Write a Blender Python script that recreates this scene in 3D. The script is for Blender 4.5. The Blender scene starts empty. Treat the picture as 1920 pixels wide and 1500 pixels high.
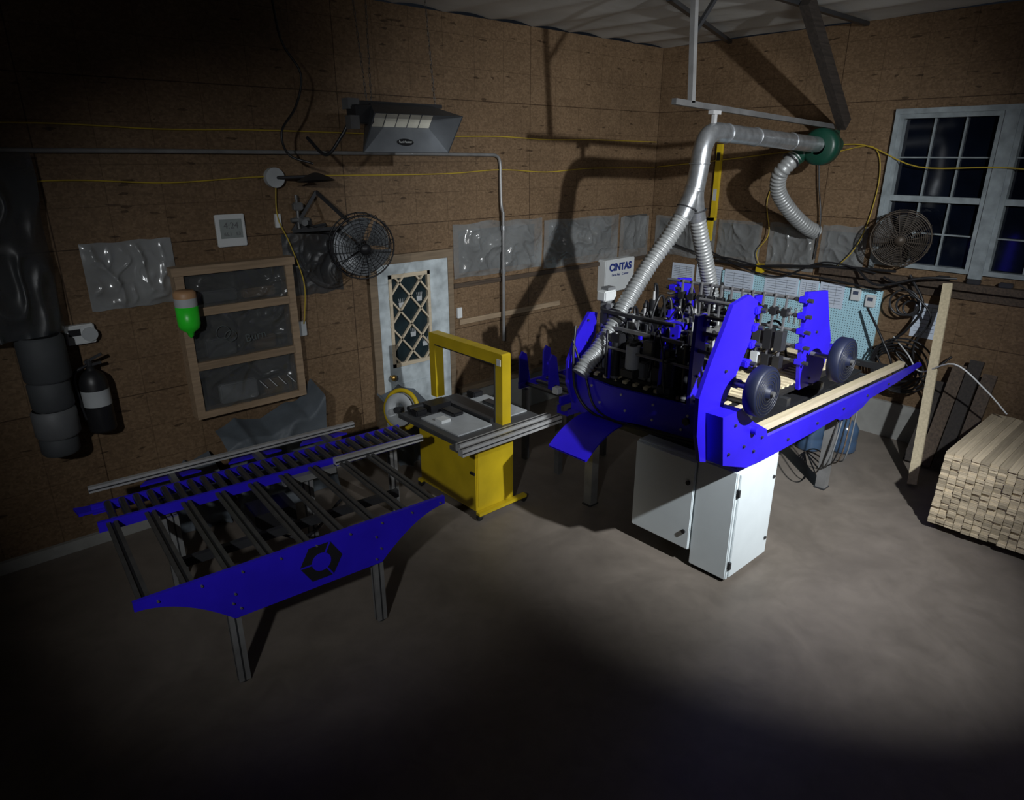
import bpy, bmesh, math, random
from mathutils import Vector, Matrix, noise
random.seed(7)
sc=bpy.context.scene; col=sc.collection
sc.view_settings.view_transform='Standard'
POS={}
# ------------------------------------------------------------ materials
def nt(name):
    m=bpy.data.materials.new(name); m.use_nodes=True
    return m,m.node_tree,m.node_tree.nodes,m.node_tree.links,m.node_tree.nodes['Principled BSDF']
def pm(name,c,rough=.5,metal=0.,var=.12,scale=6.,bump=0.,bscale=40.,spec=.5,alpha=1.):
    m,t,n,l,b=nt(name)
    b.inputs['Roughness'].default_value=rough; b.inputs['Metallic'].default_value=metal
    b.inputs['Specular IOR Level'].default_value=spec
    tc=n.new('ShaderNodeTexCoord')
    nz=n.new('ShaderNodeTexNoise'); nz.inputs['Scale'].default_value=scale; nz.inputs['Detail'].default_value=5
    l.new(tc.outputs['Object'],nz.inputs['Vector'])
    r=n.new('ShaderNodeValToRGB'); r.color_ramp.elements[0].position=.3; r.color_ramp.elements[1].position=.7
    r.color_ramp.elements[0].color=tuple(x*(1-var) for x in c)+(1,)
    r.color_ramp.elements[1].color=tuple(min(1,x*(1+var)) for x in c)+(1,)
    l.new(nz.outputs['Fac'],r.inputs[0]); l.new(r.outputs[0],b.inputs['Base Color'])
    if bump:
        n2=n.new('ShaderNodeTexNoise'); n2.inputs['Scale'].default_value=bscale; n2.inputs['Detail'].default_value=4
        l.new(tc.outputs['Object'],n2.inputs['Vector'])
        bp=n.new('ShaderNodeBump'); bp.inputs['Strength'].default_value=bump; bp.inputs['Distance'].default_value=.02
        l.new(n2.outputs['Fac'],bp.inputs['Height']); l.new(bp.outputs[0],b.inputs['Normal'])
    if alpha<1: b.inputs['Alpha'].default_value=alpha
    return m
def wood(name,c,dark=.6,scale=(2,30,30),vlo=.62,vhi=1.12):
    m,t,n,l,b=nt(name); b.inputs['Roughness'].default_value=.65
    tc=n.new('ShaderNodeTexCoord'); mp=n.new('ShaderNodeMapping'); mp.inputs['Scale'].default_value=scale
    nz=n.new('ShaderNodeTexNoise'); nz.inputs['Scale'].default_value=1.5; nz.inputs['Detail'].default_value=6
    oi=n.new('ShaderNodeObjectInfo')
    r=n.new('ShaderNodeValToRGB'); r.color_ramp.elements[0].position=.35; r.color_ramp.elements[1].position=.65
    r.color_ramp.elements[0].color=tuple(x*dark for x in c)+(1,); r.color_ramp.elements[1].color=tuple(c)+(1,)
    l.new(tc.outputs['Object'],mp.inputs[0]); l.new(mp.outputs[0],nz.inputs['Vector']); l.new(nz.outputs['Fac'],r.inputs[0])
    mr=n.new('ShaderNodeMapRange'); mr.inputs[3].default_value=vlo; mr.inputs[4].default_value=vhi
    l.new(oi.outputs['Random'],mr.inputs[0])
    hs=n.new('ShaderNodeHueSaturation'); l.new(mr.outputs[0],hs.inputs['Value']); l.new(r.outputs[0],hs.inputs['Color'])
    l.new(hs.outputs[0],b.inputs['Base Color'])
    return m
def osb(name,axis):
    m,t,n,l,b=nt(name); b.inputs['Roughness'].default_value=.55; b.inputs['Specular IOR Level'].default_value=.3
    g=n.new('ShaderNodeNewGeometry'); sp=n.new('ShaderNodeSeparateXYZ'); l.new(g.outputs['Position'],sp.inputs[0])
    cb=n.new('ShaderNodeCombineXYZ'); l.new(sp.outputs[axis],cb.inputs[0]); l.new(sp.outputs[2],cb.inputs[1])
    def flakes(sx,sy,rot):
        mp=n.new('ShaderNodeMapping'); mp.inputs['Scale'].default_value=(sx,sy,1); mp.inputs['Rotation'].default_value=(0,0,rot); l.new(cb.outputs[0],mp.inputs[0])
        vo=n.new('ShaderNodeTexVoronoi'); vo.inputs['Scale'].default_value=1; l.new(mp.outputs[0],vo.inputs['Vector'])
        s2=n.new('ShaderNodeSeparateColor'); l.new(vo.outputs['Color'],s2.inputs[0]); return s2
    def mul(a,b_):
        x=n.new('ShaderNodeMix'); x.data_type='RGBA'; x.blend_type='MULTIPLY'; x.inputs[0].default_value=1
        l.new(a,x.inputs[6]); l.new(b_,x.inputs[7]); return x.outputs[2]
    def ramp(src,els):
        r=n.new('ShaderNodeValToRGB'); e=r.color_ramp.elements
        e[0].position,e[0].color=els[0][0],tuple(els[0][1])+(1,); e[1].position,e[1].color=els[-1][0],tuple(els[-1][1])+(1,)
        for p_,c_ in els[1:-1]: x=e.new(p_); x.color=tuple(c_)+(1,)
        l.new(src,r.inputs[0]); return r.outputs[0]
    s2=flakes(42,66,.5); s3=flakes(58,44,-.7)
    c1=ramp(s2.outputs[0],[(0,(.165,.107,.061)),(.5,(.200,.131,.075)),(1,(.240,.160,.094))])
    c2=ramp(s3.outputs[0],[(0,(.84,.83,.82)),(.6,(1,1,1)),(1,(1,1,1))])
    s5=flakes(15,60,.1); c5=ramp(s5.outputs[1],[(.007,(.42,.40,.38)),(.012,(1,1,1))])
    n3=n.new('ShaderNodeTexNoise'); n3.inputs['Scale'].default_value=.9; n3.inputs['Detail'].default_value=8; n3.inputs['Roughness'].default_value=.65; l.new(cb.outputs[0],n3.inputs['Vector'])
    c3=ramp(n3.outputs['Fac'],[(.33,(.70,.69,.68)),(.66,(1,1,1))])
    o=mul(mul(mul(c1,c2),c5),c3)
    def brick(bw,rh,ms,dark,src):
        br=n.new('ShaderNodeTexBrick'); br.inputs['Scale'].default_value=1; br.inputs['Brick Width'].default_value=bw; br.inputs['Row Height'].default_value=rh
        br.inputs['Mortar Size'].default_value=ms; br.inputs['Color1'].default_value=(1,1,1,1); br.inputs['Color2'].default_value=(.93,.92,.91,1); br.inputs['Mortar'].default_value=dark
        br.offset=.0; l.new(cb.outputs[0],br.inputs['Vector']); return mul(src,br.outputs['Color'])
    o=brick(.406,.305,.0035,(.66,.64,.62,1),o); o=brick(2.436,1.22,.005,(.5,.47,.45,1),o)
    l.new(o,b.inputs['Base Color'])
    bp=n.new('ShaderNodeBump'); bp.inputs['Strength'].default_value=.10; bp.inputs['Distance'].default_value=.005
    l.new(s2.outputs[1],bp.inputs['Height']); l.new(bp.outputs[0],b.inputs['Normal'])
    return m
def concrete(name,c,lo=.62,fine=.93):
    m,t,n,l,b=nt(name); b.inputs['Specular IOR Level'].default_value=.35
    g=n.new('ShaderNodeNewGeometry')
    a=n.new('ShaderNodeTexNoise'); a.inputs['Scale'].default_value=1.3; a.inputs['Detail'].default_value=9; a.inputs['Roughness'].default_value=.6; a.inputs['Distortion'].default_value=1.6
    l.new(g.outputs['Position'],a.inputs['Vector'])
    r=n.new('ShaderNodeValToRGB'); r.color_ramp.elements[0].position=.30; r.color_ramp.elements[1].position=.70
    r.color_ramp.elements[0].color=tuple(x*lo for x in c)+(1,); r.color_ramp.elements[1].color=tuple(c)+(1,)
    l.new(a.outputs['Fac'],r.inputs[0])
    f=n.new('ShaderNodeTexNoise'); f.inputs['Scale'].default_value=5; f.inputs['Detail'].default_value=5; f.inputs['Distortion'].default_value=1.2; l.new(g.outputs['Position'],f.inputs['Vector'])
    r2=n.new('ShaderNodeValToRGB'); r2.color_ramp.elements[0].position=.3; r2.color_ramp.elements[0].color=(fine*.94,fine*.94,fine*.94,1); r2.color_ramp.elements[1].position=.62; r2.color_ramp.elements[1].color=(1,1,1,1)
    l.new(f.outputs['Fac'],r2.inputs[0])
    mx=n.new('ShaderNodeMix'); mx.data_type='RGBA'; mx.blend_type='MULTIPLY'; mx.inputs[0].default_value=1
    l.new(r.outputs[0],mx.inputs[6]); l.new(r2.outputs[0],mx.inputs[7]); l.new(mx.outputs[2],b.inputs['Base Color'])
    mr=n.new('ShaderNodeMapRange'); mr.inputs[3].default_value=.42; mr.inputs[4].default_value=.6; l.new(a.outputs['Fac'],mr.inputs[0]); l.new(mr.outputs[0],b.inputs['Roughness'])
    return m
def crease(name,c,rough,alpha,spec=1.):
    m,t,n,l,b=nt(name); b.inputs['Base Color'].default_value=tuple(c)+(1,); b.inputs['Roughness'].default_value=rough; b.inputs['Specular IOR Level'].default_value=spec
    tc=n.new('ShaderNodeTexCoord'); nz=n.new('ShaderNodeTexNoise'); nz.noise_type='RIDGED_MULTIFRACTAL'; nz.inputs['Scale'].default_value=4; nz.inputs['Detail'].default_value=4; nz.inputs['Distortion'].default_value=.6
    l.new(tc.outputs['Object'],nz.inputs['Vector'])
    bp=n.new('ShaderNodeBump'); bp.inputs['Strength'].default_value=.9; bp.inputs['Distance'].default_value=.03
    l.new(nz.outputs['Fac'],bp.inputs['Height']); l.new(bp.outputs[0],b.inputs['Normal'])
    n2=n.new('ShaderNodeTexNoise'); n2.inputs['Scale'].default_value=2.5; n2.inputs['Detail'].default_value=4; l.new(tc.outputs['Object'],n2.inputs['Vector'])
    mr=n.new('ShaderNodeMapRange'); mr.inputs[1].default_value=.3; mr.inputs[2].default_value=.7; mr.inputs[3].default_value=alpha-.2; mr.inputs[4].default_value=min(1,alpha+.2)
    l.new(n2.outputs['Fac'],mr.inputs[0]); l.new(mr.outputs[0],b.inputs['Alpha'])
    return m
def pegmat():
    m,t,n,l,b=nt('pegboard_blue'); b.inputs['Roughness'].default_value=.6
    tc=n.new('ShaderNodeNewGeometry'); sp=n.new('ShaderNodeSeparateXYZ'); l.new(tc.outputs['Position'],sp.inputs[0])
    fs=[]
    for i in (1,2):
        a=n.new('ShaderNodeMath'); a.operation='MULTIPLY'; a.inputs[1].default_value=1/.03; l.new(sp.outputs[i],a.inputs[0])
        f=n.new('ShaderNodeMath'); f.operation='FRACT'; l.new(a.outputs[0],f.inputs[0])
        s=n.new('ShaderNodeMath'); s.operation='SUBTRACT'; s.inputs[1].default_value=.5; l.new(f.outputs[0],s.inputs[0])
        q=n.new('ShaderNodeMath'); q.operation='POWER'; q.inputs[1].default_value=2; 
        ab=n.new('ShaderNodeMath'); ab.operation='ABSOLUTE'; l.new(s.outputs[0],ab.inputs[0]); l.new(ab.outputs[0],q.inputs[0]); fs.append(q)
    ad=n.new('ShaderNodeMath'); ad.operation='ADD'; l.new(fs[0].outputs[0],ad.inputs[0]); l.new(fs[1].outputs[0],ad.inputs[1])
    lt=n.new('ShaderNodeMath'); lt.operation='LESS_THAN'; lt.inputs[1].default_value=.03; l.new(ad.outputs[0],lt.inputs[0])
    mx=n.new('ShaderNodeMix'); mx.data_type='RGBA'; l.new(lt.outputs[0],mx.inputs[0]); mx.inputs[6].default_value=(.44,.72,.83,1); mx.inputs[7].default_value=(.03,.05,.06,1)
    l.new(mx.outputs[2],b.inputs['Base Color']); return m
BLUE=pm('blue_paint',(.024,.011,.60),.38,var=.15,scale=3)
NAVY=pm('navy_strap',(.006,.009,.028),.5)
YEL=pm('yellow_paint',(.56,.40,.012),.42,var=.14,scale=4)
YCORD=pm('yellow_cord',(.42,.30,.03),.5)
ALU=pm('aluminium',(.50,.50,.50),.4,metal=.35,var=.15)
ROD=pm('rod_steel',(.24,.24,.25),.35,metal=.6,var=.2)
DALU=pm('dull_aluminium',(.17,.17,.17),.42,metal=.5,var=.2)
LEGM=pm('leg_aluminium',(.26,.26,.26),.4,metal=.4,var=.2)
BARM=pm('skid_bar_metal',(.105,.103,.10),.4,metal=.5,var=.25,scale=9)
GALV=pm('galvanised',(.50,.52,.54),.3,metal=.85,var=.25,scale=12)
BLK=pm('black_plastic',(.014,.014,.016),.42)
DRK=pm('dark_metal',(.045,.046,.05),.4,metal=.4)
ROLL=pm('roller_steel',(.13,.13,.14),.3,metal=.8)
WHT=pm('white_enamel',(.70,.76,.78),.4,var=.03)
WPL=pm('white_plastic',(.62,.64,.64),.4,var=.04)
LGR=pm('light_grey',(.40,.42,.43),.5)
GRY=pm('mid_grey',(.15,.155,.16),.55)
PAP=pm('paper',(.56,.63,.74),.8,var=.05)
INK=pm('ink',(.05,.07,.12),.8)
LBL=pm('logo_blue',(.012,.03,.20),.6)
CREAM=wood('pale_wood',(.74,.63,.42),.8)
LATT=wood('lattice_wood',(.78,.66,.48),.85)
SHELFW=wood('shelf_pine',(.34,.24,.15),.7)
LUMB=wood('lumber',(.70,.58,.40),.75,vlo=.5,vhi=1.08)
OLDW=wood('weathered_wood',(.11,.075,.05),.5)
TIMB=wood('dark_timber',(.035,.027,.022),.5)
TRIMW=wood('trim_wood',(.30,.22,.14),.7)
DOORP=pm('door_paint',(.42,.47,.49),.5,var=.3,scale=7)
FRAMEP=pm('window_paint',(.24,.275,.29),.5,var=.25,scale=9)
GLASS=pm('dark_glass',(.003,.005,.011),.08,var=.4,scale=3,spec=.5)
DGLASS=pm('door_glass',(.012,.022,.026),.35,var=.5,scale=5,spec=.3)
GREEN=pm('green_enamel',(.005,.042,.026),.4)
LIME=pm('lime_plastic',(.03,.70,.03),.35)
ORNG=pm('orange_label',(.42,.24,.12),.5)
TARP=pm('tarp',(.085,.10,.115),.6,bump=.3,bscale=9)
PLAST=crease('clear_plastic',(.26,.27,.27),.14,.55)
PLASTD=crease('dusty_plastic',(.045,.05,.055),.42,.75,spec=.6)
CEIL=pm('ceiling_film',(.50,.50,.48),.5,var=.12,scale=1.2,bump=.3,bscale=5)
BRASS=pm('brass',(.45,.28,.08),.35,metal=.9)
BROWNM=pm('rusty_cage',(.065,.05,.037),.5,metal=.3)
JUG=pm('jug_plastic',(.05,.09,.16),.2)
SCREEN=crease('cloudy_film',(.085,.09,.09),.18,.65)
LCD=pm('lcd',(.26,.29,.28),.4)
PINK=pm('pen_mark',(.09,.105,.105),.8)
HEATC=pm('ceramic',(.85,.83,.70),.6)
OPEN=pm('dark_opening',(.05,.048,.045),.8)
OSBX=osb('osb_back',0); OSBY=osb('osb_right',1)
FLOORM=concrete('floor_concrete',(.200,.170,.142),lo=.72)
CURB=concrete('curb_concrete',(.34,.34,.32),.8)
PEG=pegmat()
# ------------------------------------------------------------ builder
def cat(pts,n=8):
    pts=[Vector(p) for p in pts]
    if len(pts)<3: return pts
    P=[2*pts[0]-pts[1]]+pts+[2*pts[-1]-pts[-2]]; out=[]
    for i in range(1,len(P)-2):
        a,b,c,d=P[i-1:i+3]
        for k in range(n):
            t=k/n; out.append(.5*((2*b)+(c-a)*t+(2*a-5*b+4*c-d)*t*t+(3*b-a-3*c+d)*t**3))
    out.append(pts[-1]); return out
class B:
    def __init__(s): s.v=[];s.f=[];s.mi=[];s.sm=[];s.mats=[];s.M=None
    def add(s,vs,fs,mat,smooth=False):
        if mat not in s.mats: s.mats.append(mat)
        k=s.mats.index(mat); o=len(s.v)
        s.v+= [ (s.M@Vector(p)) if s.M else Vector(p) for p in vs]
        for f in fs: s.f.append([o+i for i in f]); s.mi.append(k); s.sm.append(smooth)
        return s
    def box(s,c,d,mat,R=None,bev=0):
        h=[x/2 for x in d]; c=Vector(c)
        if bev>0:
            bm=bmesh.new(); bmesh.ops.create_cube(bm,size=1)
            for v in bm.verts: v.co=Vector((v.co.x*d[0],v.co.y*d[1],v.co.z*d[2]))
            bmesh.ops.bevel(bm,geom=bm.edges[:],offset=bev,segments=2,affect='EDGES')
            vs=[v.co.copy() for v in bm.verts]; fs=[[v.index for v in f.verts] for f in bm.faces]; bm.free()
        else:
            vs=[Vector((x*h[0],y*h[1],z*h[2])) for z in(-1,1) for y in(-1,1) for x in(-1,1)]
            fs=[(0,2,3,1),(4,5,7,6),(0,1,5,4),(2,6,7,3),(0,4,6,2),(1,3,7,5)]
        if R: vs=[R@v for v in vs]
        return s.add([v+c for v in vs],fs,mat)
    def b2(s,a,b,mat,bev=0):
        return s.box([(a[i]+b[i])/2 for i in range(3)],[abs(b[i]-a[i]) for i in range(3)],mat,bev=bev)
    def bar(s,p,q,w,h,mat,up=(0,0,1)):
        p,q=Vector(p),Vector(q); d=(q-p); L=d.length; x=d.normalized(); y=Vector(up).cross(x)
        if y.length<1e-4: y=Vector((0,1,0)).cross(x)
        if y.length<1e-4: y=Vector((1,0,0)).cross(x)
        y.normalize(); z=x.cross(y); R=Matrix((x,y,z)).transposed()
        return s.box((p+q)/2,(L,w,h),mat,R=R)
    def seg(s,p,q,r,mat,n=14,r2=None,cap=True):
        p,q=Vector(p),Vector(q); r2=r if r2 is None else r2
        d=(q-p).normalized(); a=d.orthogonal().normalized(); b=d.cross(a); vs=[];fs=[]
        for c,rr in((p,r),(q,r2)):
            for i in range(n):
                t=2*math.pi*i/n; vs.append(c+a*math.cos(t)*rr+b*math.sin(t)*rr)
        s.add(vs,[(i,(i+1)%n,n+(i+1)%n,n+i) for i in range(n)],mat,True)
        if cap: s.add(vs[:n],[list(range(n))[::-1]],mat); s.add(vs[n:],[list(range(n))],mat)
        return s
    def tube(s,pts,r,mat,n=8,sub=8,corr=None,closed=False):
        P=cat(pts,sub) if sub>1 else [Vector(p) for p in pts]
        if corr:
            ds=[0]
            for i in range(1,len(P)): ds.append(ds[-1]+(P[i]-P[i-1]).length)
            N=int(ds[-1]/corr)*4; Q=[];j=0
            for k in range(N+1):
                t=ds[-1]*k/N
                while j<len(ds)-2 and ds[j+1]<t: j+=1
                u=(t-ds[j])/max(1e-9,ds[j+1]-ds[j]); Q.append(P[j].lerp(P[j+1],u))
            P=Q
        m=len(P); vs=[];a=None
        for i,p in enumerate(P):
            if closed: d=(P[(i+1)%m]-P[i-1]).normalized()
            else: d=(P[min(i+1,m-1)]-P[max(i-1,0)]).normalized()
            if a is None: a=d.orthogonal().normalized()
            a=(a-d*a.dot(d)).normalized(); b=d.cross(a)
            rr=r
            if corr: rr=r*(1,.955,.82,.955)[i%4]
            for k in range(n):
                t=2*math.pi*k/n; vs.append(p+a*math.cos(t)*rr+b*math.sin(t)*rr)
        fs=[]
        for i in range(m if closed else m-1):
            j=(i+1)%m
            for k in range(n): fs.append((i*n+k,i*n+(k+1)%n,j*n+(k+1)%n,j*n+k))
        s.add(vs,fs,mat,True)
        if not closed: s.add(vs[:n],[list(range(n))[::-1]],mat); s.add(vs[-n:],[list(range(n))],mat)
        return s
    def ring(s,c,nrm,R,r,mat,N=32,n=6):
        d=Vector(nrm).normalized(); a=d.orthogonal().normalized(); b=d.cross(a); c=Vector(c)
        return s.tube([c+a*R*math.cos(2*math.pi*i/N)+b*R*math.sin(2*math.pi*i/N) for i in range(N)],r,mat,n=n,sub=1,closed=True)
    def lathe(s,c,axis,prof,mat,n=24):
        d=Vector(axis).normalized(); a=d.orthogonal().normalized(); b=d.cross(a); c=Vector(c); vs=[];fs=[]
        for r,h in prof:
            for i in range(n):
                t=2*math.pi*i/n; vs.append(c+d*h+(a*math.cos(t)+b*math.sin(t))*r)
        for j in range(len(prof)-1):
            for i in range(n): fs.append((j*n+i,j*n+(i+1)%n,(j+1)*n+(i+1)%n,(j+1)*n+i))
        return s.add(vs,fs,mat,True)
    def prism(s,pts,plane,a,b,mat):
        def P(u,v,w): return {'xz':(u,w,v),'yz':(w,u,v),'xy':(u,v,w)}[plane]
        n=len(pts); vs=[P(u,v,a) for u,v in pts]+[P(u,v,b) for u,v in pts]
        return s.add(vs,[list(range(n)),list(range(n,2*n))[::-1]]+[(i,(i+1)%n,n+(i+1)%n,n+i) for i in range(n)],mat)
    def sheet(s,fn,nu,nv,mat):
        vs=[fn(i/nu,j/nv) for j in range(nv+1) for i in range(nu+1)]
        return s.add(vs,[(j*(nu+1)+i,j*(nu+1)+i+1,(j+1)*(nu+1)+i+1,(j+1)*(nu+1)+i) for j in range(nv) for i in range(nu)],mat,True)
    def make(s,name,parent=None,label=None,category=None,group=None,kind=None):
        me=bpy.data.meshes.new(name)
        lo=[min(v[i] for v in s.v) for i in range(3)]; hi=[max(v[i] for v in s.v) for i in range(3)]
        o=Vector(((lo[0]+hi[0])/2,(lo[1]+hi[1])/2,lo[2]))
        me.from_pydata([v-o for v in s.v],[],s.f)
        for m in s.mats: me.materials.append(m)
        for p,k,sm in zip(me.polygons,s.mi,s.sm): p.material_index=k; p.use_smooth=sm
        bm=bmesh.new(); bm.from_mesh(me); bmesh.ops.recalc_face_normals(bm,faces=bm.faces); bm.to_mesh(me); bm.free()
        ob=bpy.data.objects.new(name,me); col.objects.link(ob)
        return reg(ob,o,parent,label,category,group,kind)
def reg(ob,o,parent,label,category,group,kind):
    POS[ob.name]=Vector(o)
    ob.location=Vector(o)-(POS[parent.name] if parent else Vector((0,0,0)))
    if parent: ob.parent=parent
    if label: ob['label']=label
    if category: ob['category']=category
    if group: ob['group']=group
    if kind: ob['kind']=kind
    return ob
def thing(name,loc,label,category,group=None):
    e=bpy.data.objects.new(name,None); e.empty_display_size=.1; col.objects.link(e)
    return reg(e,Vector(loc),None,label,category,group,None)
def text(body,size,loc,rot,mat,parent,name='lettering',label=None,ext=.001,align='CENTER',bold=0.):
    cu=bpy.data.curves.new('txt','FONT'); cu.body=body; cu.size=size; cu.extrude=ext; cu.align_x=align; cu.align_y='CENTER'; cu.offset=bold
    t=bpy.data.objects.new('txt',cu); col.objects.link(t)
    bpy.context.view_layer.update()
    me=bpy.data.meshes.new_from_object(t.evaluated_get(bpy.context.evaluated_depsgraph_get()))
    bpy.data.objects.remove(t); bpy.data.curves.remove(cu)
    me.materials.clear(); me.materials.append(mat); me.name=name
    me.transform(Matrix.Rotation(rot[2],4,'Z')@Matrix.Rotation(rot[1],4,'Y')@Matrix.Rotation(rot[0],4,'X'))
    ob=bpy.data.objects.new(name,me); col.objects.link(ob)
    return reg(ob,Vector(loc),parent,label,None,None,None)
RB=(math.pi/2,0,0)
V=Vector
# ------------------------------------------------------------ room
X0,Y0,ZC=-10.9,-9.2,4.45
B().b2((X0,Y0,-.12),(.12,.12,0),FLOORM).make('floor',kind='structure')
B().b2((X0-.12,0,0),(.12,.12,ZC),OSBX).make('wall_back',kind='structure')
W1=(-4.06,-3.12); W2=(-5.12,-4.18); WZ=(1.96,3.52)
w=B(); 
w.b2((0,0,0),(.12,Y0,WZ[0]),OSBY); w.b2((0,0,WZ[1]),(.12,Y0,ZC),OSBY)
w.b2((0,0,WZ[0]),(.12,W1[1],WZ[1]),OSBY); w.b2((0,W1[0],WZ[0]),(.12,W2[1],WZ[1]),OSBY); w.b2((0,W2[0],WZ[0]),(.12,Y0,WZ[1]),OSBY)
w.make('wall_right',kind='structure')
B().b2((X0-.12,Y0,0),(X0,0,ZC),OSBY).make('wall_left',kind='structure')
B().b2((X0-.12,Y0-.12,0),(.12,Y0,ZC),OSBX).make('wall_front',kind='structure')
c=B()
def cf(u,v):
    x=X0+u*(-X0); y=Y0*v
    return (x,y,ZC+.0+.03*abs(math.sin(x*5.2+.5*math.sin(y*1.1)))+.012*noise.noise(V((x*2,y*2,0))))
c.sheet(cf,240,60,CEIL); c.b2((X0,Y0,ZC+.08),(0,0,ZC+.12),CEIL); c.make('ceiling',kind='structure')
for i,(a,b) in enumerate((((-2.6,-1.95,4.42),(-.02,-1.0,4.42)),((-2.9,-2.62,4.42),(-.02,-2.62,4.42)))):
    B().bar(a,b,.05,.04,DRK).make('ceiling_beam',label='dark steel strut fixed under the pale ceiling film',category='beam')
B().b2((-3.62,-.05,0),(0,0,.46),CURB).make('baseboard_back',kind='structure')
B().b2((-.05,Y0,0),(0,-.05,.42),CURB).make('baseboard_right',kind='structure')
B().b2((X0,-.04,0),(-4.72,0,.10),CURB).make('baseboard_back',kind='structure')
B().b2((-3.55,-.03,1.27),(-1.9,0,1.33),TRIMW).make('trim_1',kind='structure')
B().b2((-3.62,-.09,.46),(-.02,0,.52),TRIMW).make('trim_2',kind='structure')
B().b2((-3.62,-.03,1.70),(-.03,0,1.75),OLDW).make('trim_3',kind='structure')
for k,(a,b) in enumerate((W1,W2)):
    z0,z1=WZ; f=B(); t=.045
    f.b2((-.03,a,z0),(.10,a+t,z1),FRAMEP); f.b2((-.03,b-t,z0),(.10,b,z1),FRAMEP)
    f.b2((-.03,a+t,z0),(.10,b-t,z0+t),FRAMEP); f.b2((-.03,a+t,z1-t),(.10,b-t,z1),FRAMEP)
    zm=2.68; f.b2((-.02,a+t,zm-.03),(.08,b-t,zm+.03),FRAMEP)
    for j in (1,2):
        y=a+t+(b-a-2*t)*j/3
        f.b2((.02,y-.007,z0+t),(.055,y+.007,z1-t),FRAMEP)
    for za,zb in ((z0+t,zm-.03),(zm+.03,z1-t)):
        z=(za+zb)/2; f.b2((.021,a+t,z-.007),(.054,b-t,z+.007),FRAMEP)
    f.b2((.06,a+t,z0+t),(.07,b-t,z1-t),GLASS)
    f.make('window_%d'%(k+1),kind='structure')
tr=B()
for ya,yb in ((W1[1],W1[1]+.045),(W2[1],W1[0]),(W2[0]-.045,W2[0])): tr.b2((-.045,ya,1.92),(-.001,yb,3.52),FRAMEP)
tr.b2((-.05,W2[0]-.045,3.52),(-.001,W1[1]+.045,3.57),FRAMEP); tr.make('trim_4',kind='structure')
# door
d=B(); x0,x1,zt=-4.62,-3.72,2.06
d.b2((x0-.09,-.06,0),(x0,0,zt+.09),TRIMW); d.b2((x1,-.06,0),(x1+.07,0,zt+.09),TRIMW); d.b2((x0,-.06,zt),(x1,0,zt+.09),TRIMW)
d.make('trim_5',kind='structure')
dr=B(); g0,g1,gz0,gz1=-4.49,-3.97,.95,1.95
dr.b2((x0,-.05,0),(g0,-.01,zt),DOORP); dr.b2((g1,-.05,0),(x1,-.01,zt),DOORP); dr.b2((g0,-.05,0),(g1,-.01,gz0),DOORP); dr.b2((g0,-.05,gz1),(g1,-.01,zt),DOORP)
dr.b2((x0+.12,-.06,.2),(x1-.12,-.05,.75),DOORP)
door=dr.make('door_1',kind='structure')
B().b2((g0,-.03,gz0),(g1,-.008,gz1),DGLASS).make('door_glass',parent=door)
la=B()
for a,b in (((g0,-.065,gz0),(g0+.035,-.03,gz1)),((g1-.035,-.065,gz0),(g1,-.03,gz1)),((g0,-.065,gz0),(g1,-.03,gz0+.04)),((g0,-.065,gz1-.04),(g1,-.03,gz1))): la.b2(a,b,LATT)
def clip(p,q,lo,hi):
    t0,t1=0.,1.
    for i in (0,1):
        dd=q[i]-p[i]
        for e,sg in ((lo[i],1),(hi[i],-1)):
            den=dd*sg; num=(e-p[i])*sg
            if abs(den)<1e-9: continue
            t=num/den
            if den>0: t0=max(t0,t)
            else: t1=min(t1,t)
    return None if t0>=t1 else [(p[0]+(q[0]-p[0])*t,p[1]+(q[1]-p[1])*t) for t in (t0,t1)]
gw,gh=g1-g0,gz1-gz0; sx,sz=gw/2.0,gh/3.3
for k in range(-7,8):
    for sg in (1,-1):
        bx=g0+gw/2+(k+.5)*sx
        p=(bx,gz0+.0); q=(bx+sg*6*sx,gz0+6*sz)
        r=clip(p,q,(g0,gz0),(g1,gz1))
        if r: la.bar((r[0][0],-.05,r[0][1]),(r[1][0],-.05,r[1][1]),.018,.026,LATT,up=(0,1,0))
la.make('lattice',parent=door,label='tan diamond lattice')
B().seg((-4.53,-.05,.86),(-4.53,-.09,.86),.012,BRASS).lathe((-4.53,-.09,.86),(0,-1,0),[(.012,0),(.03,.01),(.034,.03),(.022,.045),(0,.048)],BRASS).make('door_knob',parent=door)
hp=B()
for (hx,hz) in ((-4.33,1.62),(-4.10,1.66),(-4.20,1.28),(-4.05,1.15)):
    hp.prism([(hx-.03,hz-.03),(hx+.03,hz-.03),(hx+.035,hz+.02),(hx-.035,hz+.02)],'xz',-.035,-.031,LGR)
    for j in range(4): hp.bar((hx-.026+j*.018,-.033,hz+.02),(hx-.034+j*.023,-.033,hz+.065),.004,.009,LGR,up=(0,1,0))
hp.make('handprint',parent=door,label='pale hand shapes stuck on the glass')
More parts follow.
